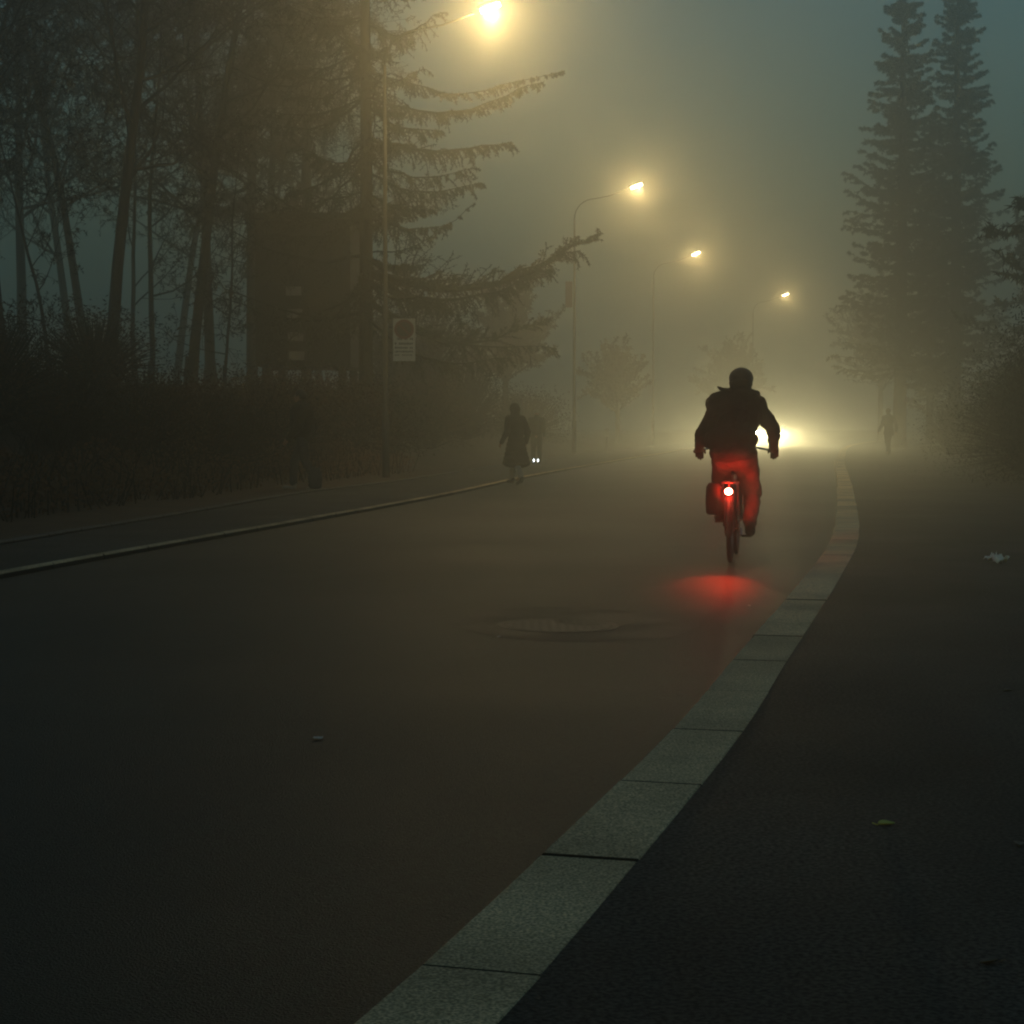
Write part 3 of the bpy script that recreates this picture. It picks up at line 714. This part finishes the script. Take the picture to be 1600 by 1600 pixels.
# ---- pedestrians, local frame: faces +Y, feet at z=0
def pedestrian(loc, rz, H, label, top, legs, shoes, stride=.3, coat_len=None, flare=1.0, hood=False, cap=None, arm_swing=.25, hair_long=False, name='person', bulky=1.0, bend=None):
    e = empty(name, loc, rz); tag(e, label, 'person'); s = H / 1.75
    hip = Vector((0, 0, .93 * s)); ch = Vector((0, .03, 1.32 * s)); nk = Vector((0, .03, 1.47 * s)); hc = Vector((0, .06, 1.625 * s)); fw = Vector((0, 1, 0))
    P = head_parts(hc, fw, s) + [('c', nk, hc - Vector((0, .01, .06)) * s, .055 * s, .052 * s), ('e', ch, (.165 * s, .105 * s, .17 * s)), ('e', hip + Vector((0, 0, .05)), (.155 * s, .105 * s, .13 * s)), ('c', hip, ch, .12 * s, .125 * s)]
    JT, TR = [], []
    JT += [('e', ch + Vector((0, 0, .01)), (.205 * s * bulky, .145 * s * bulky, .19 * s)), ('c', hip + Vector((0, 0, .1)), ch, .155 * s * bulky, .16 * s * bulky), ('c', nk - Vector((0, 0, .03)), nk + Vector((0, 0, .05)) * s, .09 * s, .078 * s)]
    TR += [('e', hip + Vector((0, 0, .02)), (.165 * s, .125 * s, .13 * s))]
    for sd in (-1, 1):
        st = stride * sd
        hj = hip + Vector((.085 * sd * s, 0, -.03 * s)); foot = Vector((.09 * sd * s, st * s, (.03 if st > 0 else .09) * s)); knee = Vector((.095 * sd * s, (st * .55 + .06) * s, .50 * s))
        an = foot + Vector((0, -.02, .07)) * s
        P += [('c', hj, knee, .078 * s, .055 * s), ('c', knee, knee.lerp(an, .35), .055 * s, .056 * s), ('c', knee.lerp(an, .35), an, .056 * s, .036 * s), ('c', an, foot + Vector((0, .12, .0)), .035 * s, .03 * s)]
        TR += [('c', hj, knee, .105 * s, .082 * s), ('c', knee, an + Vector((0, 0, .02)), .08 * s, .07 * s)]
        sh = Vector((.19 * sd * s, .02, 1.42 * s)); el = Vector((.25 * sd * s, (-.06 - arm_swing * sd * .5) * s, 1.13 * s)); wr = Vector((.26 * sd * s, (.08 - arm_swing * sd) * s, .90 * s))
        P += [('c', sh, el, .048 * s, .038 * s), ('c', el, wr, .038 * s, .027 * s)] + hand(wr, (wr - el), (-sd, 0, 0), 1 if sd > 0 else -1, .35, s)
        JT += [('c', sh, el, .074 * s * bulky, .062 * s * bulky), ('c', el, wr, .062 * s * bulky, .05 * s), ('c', ch + Vector((0, 0, .08)), sh, .11 * s, .08 * s)]
        shoe('shoe', foot + Vector((0, -.07, -.03 if st > 0 else -.05)), (0, 1), shoes, e, s, 0 if st > 0 else -.35)
    blob('body', P, M['skin'], e, voxel=.012, smooth=3)
    blob('trousers', TR, legs, e, voxel=.018, smooth=5, tex=.006)
    if coat_len:
        for k in range(7):
            t = k / 6; z = hip.z + .12 - (hip.z + .12 - coat_len) * t
            JT.append(('e', (0, -.02 * t, z), ((.17 + .10 * flare * t) * s, (.14 + .09 * flare * t) * s, .11)))
    if hood:
        JT += [('e', hc + Vector((0, -.02, .01)), (.115 * s, .125 * s, .14 * s)), ('c', nk, hc + Vector((0, -.05, 0)), .10 * s, .11 * s)]
    blob('coat' if coat_len else 'jacket', JT, top, e, voxel=.018, smooth=5, tex=.008)
    if cap: blob('cap', [('e', hc + Vector((0, -.01, .055)) * s, (.097 * s, .112 * s, .09 * s)), ('e', hc + Vector((0, .10, .05)) * s, (.06 * s, .05 * s, .012 * s))], cap, e, voxel=.01, smooth=2)
    elif not hood:
        hr = [('e', hc + Vector((0, -.022, .035)) * s, (.088 * s, .10 * s, .105 * s))]
        if hair_long: hr += [('e', hc + Vector((0, -.06, -.07)) * s, (.095 * s, .07 * s, .17 * s)), ('e', hc + Vector((0, -.06, -.20)) * s, (.10 * s, .05 * s, .12 * s))]
        blob('hair', hr, M['hair'], e, voxel=.012, smooth=3)
    return e
# walker 1: dark jacket, wide navy trousers, side on
p = at(474, 757, 33.0)
w1 = pedestrian((p.x, 33.0, .06), R(78), 1.84, 'person in a dark jacket and wide navy trousers walking at the foot of the bank', M['pannier'], M['navy'], M['pshoe'], stride=.24, bulky=1.38, arm_swing=.10)
p2 = at(492, 738, 32.7)
bag = empty('bag', (p2.x, 32.75, .28)); tag(bag, 'navy shopping bag hanging low beside the walker in navy trousers', 'bag')
b = MB(); rg = []
for z, w, d in ((-.19, .08, .05), (-.16, .12, .08), (0, .135, .09), (.12, .11, .06), (.2, .07, .02)):
    rg.append([Vector((w * math.copysign(abs(math.cos(a)) ** .6, math.cos(a)), d * math.copysign(abs(math.sin(a)) ** .6, math.sin(a)), z)) for a in [2 * math.pi * k / 20 for k in range(20)]])
b.rings(rg).build('pouch', M['navy'], bag, smooth=True)
MB().tube([(-.08, 0, .18), (-.05, 0, .42), (0, 0, .52), (.05, 0, .42), (.08, 0, .18)], .008, n=6).build('handle', M['navy'], bag)
# walker 2: long dark hooded coat
p = at(806, 756, 36.6)
pedestrian((p.x, 36.6, .052), R(35), 1.63, 'person in a long dark hooded coat at the edge of the far pavement', M['coat2'], M['palec'], M['shoe'], stride=.30, coat_len=.42, flare=1.6, hood=True, arm_swing=.1, bulky=1.1)
# walker 3: pale cap, bright heels, walking away
p = at(838, 722, 54)
w3 = pedestrian((p.x, 54, .052), R(-8), 1.64, 'person in a pale cap with glowing heel reflectors walking away behind the long coat', M['pannier'], M['pannier'], M['shoe'], stride=.10, cap=M['palec'], arm_swing=.12, bulky=1.15)
for sx in (-.055, .075): MB().ball((sx, -.19, .11), (.022, .012, .048), 10, 6).build('heel_reflector', M['reflect'], w3, smooth=True)  # heel reflectors, self-lit in place of returned light
# walker 4: faint figure on the near pavement
p = at(1388, 702, 66)
pedestrian((p.x, 66, .097), R(15), 1.72, 'faint person walking alone on the right pavement below the tall conifers', M['coat2'], M['coat2'], M['shoe'], stride=.22, coat_len=.8, flare=.3, arm_swing=.2, bulky=1.05)

# ------------------------------------------------------------------ bicycle and rider (local frame: heading +Y, rear hub near origin)
BY = 16.45; BX = at(1141, 883, BY).x; BZ = road_z(BX, BY)
yaw = R(-10)
bike = empty('bicycle', (BX, BY, BZ), yaw)
tag(bike, 'dark city bicycle with a glowing red tail lamp ridden along the wet road', 'bicycle')
def wheel(y, par):
    w = empty('wheel', (0, y, .345)); w.parent = par
    rg = []
    for k in range(48):
        a = 2 * math.pi * k / 48; c = Vector((0, math.cos(a), math.sin(a)))
        rg.append([c * (.325 + .021 * math.cos(q)) + Vector((.021 * math.sin(q), 0, 0)) for q in [2 * math.pi * j / 8 for j in range(8)]])
    b = MB(); b.rings(rg + [rg[0]], caps=False); b.build('tyre', M['rubber'], w, smooth=True)
    b = MB(); rg = []
    for k in range(48):
        a = 2 * math.pi * k / 48; c = Vector((0, math.cos(a), math.sin(a)))
        rg.append([c * .306 + Vector((.012, 0, 0)), c * .295 + Vector((.008, 0, 0)), c * .295 + Vector((-.008, 0, 0)), c * .306 + Vector((-.012, 0, 0))])
    b.rings(rg + [rg[0]], caps=False)
    for k in range(28):
        a = 2 * math.pi * k / 28; c = Vector((0, math.cos(a), math.sin(a))); a2 = a + .5 * (1 if k % 2 else -1); h = Vector((.028 * (1 if (k // 2) % 2 else -1), .02 * math.cos(a2), .02 * math.sin(a2)))
        b.tube([h, c * .296], .0016, n=3, caps=False)
    b.tube([(-.05, 0, 0), (.05, 0, 0)], .02, n=10); b.build('rim', M['chrome'], w)
    return w
wheel(0, bike); wheel(1.08, bike)
BB = Vector((0, .46, .29)); ST = Vector((0, .30, .80)); HT = Vector((0, .90, .86)); HB = Vector((0, .93, .70)); HUB = Vector((0, 0, .345))
b = MB()
b.tube([BB, ST], .016, n=10); b.tube([ST + Vector((0, .03, -.12)), HB + Vector((0, 0, .08))], .016, n=10); b.tube([BB, HB], .018, n=10); b.tube([HB - Vector((0, 0, .03)), HT], .019, n=10)
for s in (-1, 1):
    b.tube([HUB + Vector((.062 * s, 0, 0)), BB + Vector((.03 * s, -.02, 0))], .010, n=8); b.tube([HUB + Vector((.062 * s, 0, 0)), ST + Vector((.02 * s, .03, -.1))], .008, n=8)
    b.tube([Vector((.055 * s, 1.08, .345)), Vector((.05 * s, 1.0, .66)), HB + Vector((.012 * s, .0, -.02))], .011, n=8)
b.build('frame', M['frame'], bike, smooth=True)
for y in (0, 1.08):
    rg = []
    for k in range(20):
        a = R(-12) + R(200) * k / 19 if y == 0 else R(20) + R(160) * k / 19
        c = Vector((0, -math.cos(a), math.sin(a)))
        if y: c = Vector((0, -math.cos(a), math.sin(a)))
        rg.append([Vector((0, y, .345)) + c * (.365 + .012 * math.cos(q)) + Vector((.030 * math.sin(q), 0, 0)) for q in [R(-90) + R(180) * j / 6 for j in range(7)]])
    MB().rings(rg, close_u=False, caps=False).build('mudguard', M['plastic'], bike, smooth=True)
b = MB()
for s in (-1, 1):
    b.tube([(.06 * s, .28, .735), (.07 * s, .1, .74), (.07 * s, -.30, .745), (.04 * s, -.33, .745), (0, -.335, .745)], .006, n=6); b.tube([(.062 * s, 0, .345), (.07 * s, -.08, .742)], .006, n=6); b.tube([(.062 * s, 0, .345), (.07 * s, .1, .74)], .005, n=6)
for k in range(5): b.tube([(-.07, -.25 + k * .12, .745), (.07, -.25 + k * .12, .745)], .004, n=6)
b.build('rack', M['plastic'], bike, smooth=True)
for s in (-1, 1):
    b = MB(); rg = []
    for x in (.034, .038):
        rg.append([Vector((x * s, .36 * math.cos(R(a_)), .345 + .36 * math.sin(R(a_)))) for a_ in range(-8, 189, 14)] + [Vector((x * s, -.2, .30)), Vector((x * s, .2, .30))])
    b.rings(rg).build('skirt_guard', M['plastic'], bike)
# pannier on the left of the rack
b = MB(); rg = []
for z, w, d in ((.45, .055, .14), (.47, .07, .16), (.58, .075, .165), (.70, .07, .155), (.735, .05, .14)):
    rg.append([Vector((-.145 + w * math.copysign(abs(math.cos(a)) ** .55, math.cos(a)), -.10 + d * math.copysign(abs(math.sin(a)) ** .55, math.sin(a)), z)) for a in [2 * math.pi * k / 24 for k in range(24)]])
pn = b.rings(rg).build('pannier', M['pannier'], bike, smooth=True)
b = MB(); b.box((0, .21, .885), (.10, .10, .03)); rg = []
for y, w, h in ((.08, .03, .02), (.10, .085, .035), (.17, .09, .04), (.25, .05, .035), (.36, .022, .022), (.38, .01, .01)):
    rg.append([Vector((w * math.cos(a), y, .93 + h * math.sin(a))) for a in [2 * math.pi * k / 14 for k in range(14)]])
b.rings(rg).build('saddle', M['plastic'], bike, smooth=True)
MB().tube([ST, (0, .24, .90)], .013, n=10).build('seat_post', M['chrome'], bike, smooth=True)
b = MB(); b.tube([HT, (0, .88, 1.0), (0, .90, 1.05)], .012, n=8)
b.tube([(-.34, .66, 1.02), (-.30, .72, 1.03), (-.18, .84, 1.05), (0, .90, 1.05), (.18, .84, 1.05), (.30, .72, 1.03), (.34, .66, 1.02)], .011, n=8); b.build('handlebar', M['chrome'], bike, smooth=True)
for s in (-1, 1): MB().tube([(.335 * s, .67, 1.021), (.375 * s, .575, 1.012)], .017, n=10).build('grip', M['rubber'], bike, smooth=True)
ca = R(-20); cr = Vector((0, -math.cos(ca), math.sin(ca))) * .17           # right pedal back and low, left pedal forward and high
b = MB(); b.tube([(-.07, .46, .29), (.07, .46, .29)], .018, n=10)
b.tube([BB + Vector((.075, 0, 0)), BB + Vector((.085, 0, 0)) + cr], .010, n=8); b.tube([BB + Vector((-.075, 0, 0)), BB + Vector((-.085, 0, 0)) - cr], .010, n=8)
rg = [[BB + Vector((x, r_ * math.cos(2 * math.pi * k / 28), r_ * math.sin(2 * math.pi * k / 28))) for k in range(28)] for x, r_ in ((.045, .088), (.049, .09), (.053, .088))]
b.rings(rg); b.build('crankset', M['chrome'], bike)
for s in (1, -1):
    c = BB + Vector((.135 * s, 0, 0)) + cr * s; MB().box(c, (.09, .085, .022)).build('pedal', M['plastic'], bike, bevel=.004)
# tail lamp
TLp = Vector((0, -.345, .668))
tp_ = at(1138.5, 768, BY - .34); tp_l = Matrix.Rotation(-yaw, 3, 'Z') @ (tp_ - Vector((BX, BY, BZ))); TLp = Vector((tp_l.x, -.345, tp_l.z))
tl = blob('tail_lamp', [('c', TLp + Vector((-.02, .025, 0)), TLp + Vector((.02, .025, 0)), .026, .026)], M['plastic'], bike, voxel=.006, smooth=2)
MB().tube([TLp + Vector((0, .03, 0)), Vector((0, -.30, .74))], .006, n=6).build('stalk', M['plastic'], tl)
MB().ball(TLp + Vector((0, -.004, 0)), (.034, .012, .030), 18, 10).build('lamp_lens', M['tail'], tl, smooth=True)
L = bpy.data.lights.new('tail_light', 'POINT'); L.energy = TAIL_W * .15; L.color = (1.0, .03, .008); L.shadow_soft_size = .02
lo = bpy.data.objects.new('tail_light', L); col.objects.link(lo); lo.parent = bike; lo.location = TLp + Vector((0, -.035, 0))
L = bpy.data.lights.new('tail_beam', 'SPOT'); L.energy = TAIL_W * 1.3; L.color = (1.0, .03, .006); L.shadow_soft_size = .02; L.spot_size = R(29); L.spot_blend = 1.0
lo = bpy.data.objects.new('tail_beam', L); col.objects.link(lo); lo.parent = bike; lo.location = TLp + Vector((0, -.03, 0))
lo.rotation_euler = Vector((0, -1, -.40)).to_track_quat('-Z', 'Y').to_euler()

L = bpy.data.lights.new('added_bloom_spot', 'SPOT'); L.energy = TAIL_W * 8.0; L.color = (1.0, .022, .008); L.shadow_soft_size = .03; L.spot_size = R(70); L.spot_blend = 1.0  # added spot facing the rider, imitates lens bloom as red on the legs
lo = bpy.data.objects.new('added_bloom_spot', L); col.objects.link(lo); lo.parent = bike; lo.location = TLp + Vector((0, -.13, .0))
lo.rotation_euler = Vector((0, 1, .08)).to_track_quat('-Z', 'Y').to_euler()

# rider
rider = empty('person', (BX, BY, BZ), yaw)
tag(rider, 'cyclist in a black hooded jacket and dark helmet riding away along the kerb', 'person')
def lp(px, py, dY):       # pixel to rider-local at bike depth + dY
    v = at(px, py, BY + dY) - Vector((BX, BY, BZ)); return Matrix.Rotation(-yaw, 3, 'Z') @ v
hipc = Vector((.025, .20, 1.0)); chest = Vector((.04, .42, 1.36)); neck = Vector((.045, .52, 1.55)); hc = lp(1158, 597, .56)
fw = Vector((.05, 1, 0))
shL, shR = Vector((-.14, .47, 1.43)), Vector((.215, .47, 1.46))
elL, elR = Vector((-.275, .43, 1.16)), Vector((.37, .50, 1.21))
wrL, wrR = Vector((-.335, .56, 1.045)), Vector((.375, .60, 1.05))
fR = BB + Vector((.17, 0, 0)) + cr; fL = BB + Vector((-.135, 0, 0)) - cr
hjL, hjR = hipc + Vector((-.09, .02, -.02)), hipc + Vector((.09, .02, -.02))
knR = Vector((.175, .50, .62)); knL = Vector((-.13, .70, .70))
anR = fR + Vector((.0, -.06, .11)); anL = fL + Vector((0, -.06, .11))
P = head_parts(hc, fw) + [('c', neck, hc - Vector((0, .02, .05)), .056, .052), ('e', chest, (.165, .12, .18)), ('c', hipc, chest, .13, .13), ('e', hipc, (.17, .12, .12))]
JT = [('e', chest + Vector((-.02, -.01, .0)), (.245, .18, .20)), ('c', hipc + Vector((-.02, 0, .10)), chest, .20, .205), ('e', hipc + Vector((-.03, -.01, .13)), (.25, .18, .14)), ('e', hipc + Vector((-.015, -.02, .0)), (.225, .17, .12)), ('c', elL + Vector((.05, 0, 0)), chest + Vector((-.14, 0, -.06)), .12, .13), ('c', neck - Vector((0, .02, .03)), neck + Vector((0, -.02, .03)), .115, .10)]
TR = [('e', hipc + Vector((0, 0, -.03)), (.215, .16, .14))]
for sh, el, wr, hj, kn, an, ft, sd in ((shL, elL, wrL, hjL, knL, anL, fL, -1), (shR, elR, wrR, hjR, knR, anR, fR, 1)):
    P += [('c', sh, el, .05, .04), ('c', el, wr, .04, .028), ('c', hj, kn, .085, .06), ('c', kn, kn.lerp(an, .3), .058, .06), ('c', kn.lerp(an, .3), an, .06, .038), ('c', an, ft + Vector((0, .10, .03)), .036, .03)]
    pass; _ = (lambda: hand(wr, (Vector((.355 * sd, .615, 1.03)) - wr), (-sd * .2, .2, -1), 1 if sd > 0 else -1, .9))
    blob('glove', hand(wr + Vector((0, 0, .005)), Vector((sd * .0, .55, -.12)), (0, -.15, -1), sd, 1.0, 1.15) + [('c', wr, wr + Vector((0, .04, -.01)), .03, .032)], M['pannier'], rider, voxel=.008, smooth=2)
    JT += [('c', sh, el, .084 if sd > 0 else .105, .066 if sd > 0 else .088), ('c', el, wr, .066 if sd > 0 else .080, .048), ('c', chest + Vector((0, 0, .10)), sh, .13, .095)]
    TR += [('c', hj, kn, .125, .095), ('c', kn, an + Vector((0, 0, .02)), .085, .066)]
    shoe('shoe', ft + Vector((0, -.13, .005)), (0.02 * sd, 1), M['shoe'], rider, 1.12)
blob('body', P, M['skin'], rider, voxel=.011, smooth=3)
# raised collar / thrown-back hood
col_c = Vector((.06, .50, 1.585))
hd = [('e', col_c + Vector((0, -.01, -.03)), (.125, .11, .075)), ('e', col_c + Vector((0, -.07, -.06)), (.135, .08, .085)),
      ('c', col_c + Vector((-.05, -.02, -.03)), lp(1129, 609, .45), .06, .022), ('c', lp(1129, 609, .45), lp(1121, 604, .45), .020, .008),
      ('c', col_c + Vector((.05, -.02, -.03)), lp(1182, 616, .45), .065, .04), ('e', col_c + Vector((.0, -.02, .05)), (.10, .10, .07))]
for sd in (-1, 1): JT.append(('c', neck + Vector((.03 * sd, -.03, -.01)), Vector((.17 * sd, .46, 1.47)), .085, .095))
blob('jacket', JT, M['coat'], rider, voxel=.013, smooth=4, tex=.02)
blob('hood', hd, M['coat'], rider, voxel=.010, smooth=3, tex=.006)
blob('trousers', TR, M['trouser'], rider, voxel=.015, smooth=4, tex=.014)
hel = blob('helmet', [('e', hc + Vector((0, -.005, .035)), (.117, .135, .105)), ('e', hc + Vector((0, -.06, -.01)), (.112, .075, .10))], M['helmet'], rider, voxel=.01, smooth=3)
blob('hair', [('e', hc + Vector((0, -.05, -.07)), (.108, .065, .10)), ('e', hc + Vector((-.075, -.03, -.11)), (.055, .05, .05)), ('e', hc + Vector((.05, -.04, -.13)), (.08, .06, .09)), ('e', hc + Vector((-.03, -.05, -.15)), (.08, .05, .07))], M['hair'], rider, voxel=.01, smooth=3, tex=.01)
MB().box(chest + Vector((.06, -.205, -.03)), (.035, .004, .018)).build('pale_patch', M['palec'], rider)  # small pale patch on the back of the jacket

# ------------------------------------------------------------------ oncoming car
CY = 110.0; cx = at(1209, 675, CY).x; czaw = math.atan2(-.175, -1) # heading towards the camera
car = empty('car', (cx, CY + 2.0, 0.0), 0)
car.rotation_euler = (0, 0, R(180) - math.atan(.175) if False else R(180 - 10.0))
tag(car, 'oncoming car hidden behind the glare of its own headlights beyond the cyclist', 'car')
# local frame: nose at +Y
prof = [(-2.1, .35, .75, .80), (-2.05, .30, .95, .84), (-1.7, .25, 1.30, .82), (-1.2, .22, 1.44, .66), (0, .22, 1.47, .66), (.45, .22, 1.42, .66), (1.0, .22, 1.0, .80), (1.7, .24, .88, .84), (2.02, .28, .74, .82), (2.12, .34, .60, .74)]
rg = []
for (y, z0, z1, w) in prof:
    zm = min(.92, z1 * .86); ww = .88 if abs(y) < 1.9 else .82
    rg.append([Vector((-ww * .96, y, z0)), Vector((-ww, y, (z0 + zm) / 2)), Vector((-ww * .97, y, zm)), Vector((-w, y, z1 - .03)), Vector((-w * .5, y, z1)), Vector((w * .5, y, z1)), Vector((w, y, z1 - .03)), Vector((ww * .97, y, zm)), Vector((ww, y, (z0 + zm) / 2)), Vector((ww * .96, y, z0))])
MB().rings(rg).build('body', M['carp'], car, smooth=True, bevel=.02)
MB().add([(-.62, .50, 1.405), (.62, .50, 1.405), (.74, .99, 1.03), (-.74, .99, 1.03)], [(0, 1, 2, 3)]).add([(-.62, .51, 1.425), (.62, .51, 1.425), (.74, 1.0, 1.05), (-.74, 1.0, 1.05)], [(0, 1, 2, 3)]).build('windscreen', M['glass'], car)
for s in (-1, 1):
    MB().box((.80 * s, -.35, 1.16), (.03, 1.9, .32), Matrix.Rotation(R(-22) * s, 3, 'Y')).build('side_window', M['glass'], car)
    h = MB().ball((.65 * s, 2.06, .66), (.15, .06, .085), 16, 8).build('headlight', M['headl'], car, smooth=True)
    MB().box((.97 * s, .75, 1.0), (.18, .1, .12)).build('mirror', M['carp'], car, bevel=.03)
    for y in (-1.3, 1.35):
        w = empty('wheel', (.80 * s, y, .31)); w.parent = car
        MB().rings([[Vector((x, r_ * math.cos(2 * math.pi * k / 24), r_ * math.sin(2 * math.pi * k / 24))) for k in range(24)] for x, r_ in ((-.1, .28), (-.08, .31), (.08, .31), (.1, .28))]).build('tyre', M['rubber'], w, smooth=True)
        MB().rings([[Vector((x + .005 * s, r_ * math.cos(2 * math.pi * k / 18), r_ * math.sin(2 * math.pi * k / 18))) for k in range(18)] for x, r_ in ((-.104, .19), (.104, .19))]).build('rim', M['chrome'], w)
    L = bpy.data.lights.new('headlight_beam', 'SPOT'); L.energy = HEAD_W; L.color = (1.0, .82, .42); L.shadow_soft_size = .07; L.spot_size = R(26); L.spot_blend = 1.0
    lo = bpy.data.objects.new('headlight_beam', L); col.objects.link(lo); lo.parent = car; lo.location = (.65 * s, 2.16, .66)
    lo.rotation_euler = Vector((0, 1, -.035)).to_track_quat('-Z', 'Y').to_euler(); lo.scale = (1.6, .42, 1)
MB().box((0, 2.125, .42), (1.1, .03, .16)).build('grille', M['plastic'], car)

# ------------------------------------------------------------------ small things on the ground
def leaf(px, py, z, L, w, rz, m, label, cat, fold=.25, name='fallen_leaf'):
    p = gp(px, py, z); b = MB(); n = 10; rows = []
    for i in range(n + 1):
        t = i / n; ww = w * math.sin(math.pi * t ** .8) * .5 + .0006; rows.append([Vector((L * (t - .5), -ww, .004 + ww * fold + .18 * L * (t - .5) ** 2 * 4 * fold)), Vector((L * (t - .5), 0, .003 + .12 * L * (t - .5) ** 2 * 4 * fold)), Vector((L * (t - .5), ww, .004 + ww * fold * 1.4 + .18 * L * (t - .5) ** 2 * 4 * fold))])
    b.rings(rows, close_u=False, caps=False); b.tube([(-L * .5, 0, .004), (-L * .78, .006, .010)], .0012, n=4)
    o = b.build(name, m, smooth=True); o.location = (p.x, p.y, z + .001); o.rotation_euler = (0, 0, R(rz))
    sd = o.modifiers.new('s', 'SOLIDIFY'); sd.thickness = .0008
    tag(o, label, cat, 'fallen leaves on the near pavement'); return o
leaf(1385, 1291, .095, .055, .030, 12, M['leafg'], 'small yellow-green leaf lying alone on the dark near pavement', 'leaf', .5)
leaf(1545, 1508, .095, .05, .022, 200, M['leafp'], 'dull curled leaf on the near pavement close to the bottom right corner', 'leaf', .6)
leaf(1592, 1322, .095, .05, .03, 80, M['leafp'], 'dull leaf at the right edge, level with the yellow-green leaf', 'leaf', .4)
leaf(1576, 1081, .095, .05, .03, 20, M['leafp'], 'small dull leaf on the near pavement below the pale tissue', 'leaf', .4)
def scrap(px, py, z, w, d, h, m, label, cat, name, seed, rz=0):
    p = gp(px, py, z); rnd = random.Random(seed); b = MB(); n = 9; rows = []
    for i in range(n):
        rows.append([Vector(((i / (n - 1) - .5) * w, (j / (n - 1) - .5) * d, .006 + h * abs(noise.noise(Vector((i * .45 + seed, j * .45, 1)))) + h * .35 * rnd.random())) for j in range(n)])
    b.rings(rows, close_u=False, caps=False); o = b.build(name, m, smooth=True); o.location = (p.x, p.y, z); o.rotation_euler = (0, 0, R(rz))
    sd = o.modifiers.new('s', 'SOLIDIFY'); sd.thickness = .0015; tag(o, label, cat); return o
scrap(1557, 881, .095, .125, .22, .11, M['tissue'], 'crumpled pale mint tissue on the near pavement at the right', 'tissue', 'crumpled_tissue', 3, 15)
scrap(497, 1156, .02, .038, .04, .006, M['paper'], 'tiny flat white paper scrap on the road at the lower left', 'paper', 'paper_scrap', 5)
scrap(779, 997, .02, .02, .04, .006, M['paper'], 'tiny pale fleck just left of the manhole cover', 'paper', 'paper_scrap', 7)
scrap(1171, 948, .01, .02, .04, .006, M['paper'], 'tiny pale fleck between the red reflection and the near kerb', 'paper', 'paper_scrap', 9)

# ------------------------------------------------------------------ haze
hz = MB().box((0, 218, 13.0), (780, 570, 28.2)).build('haze', None or M['soil'])
hm = bpy.data.materials.new('fog_air'); hm.use_nodes = True; t = hm.node_tree; t.nodes.clear()
pv = t.nodes.new('ShaderNodeVolumePrincipled'); out = t.nodes.new('ShaderNodeOutputMaterial')
pv.inputs['Color'].default_value = (.88, .91, .86, 1); pv.inputs['Density'].default_value = FOG; pv.inputs['Anisotropy'].default_value = .88
t.links.new(pv.outputs[0], out.inputs['Volume'])
hm.cycles.homogeneous_volume = True; hm.cycles.volume_sampling = 'EQUIANGULAR'
hz.data.materials.clear(); hz.data.materials.append(hm); tag(hz, kind='stuff')
hz['label'] = 'thin evening fog filling the street'
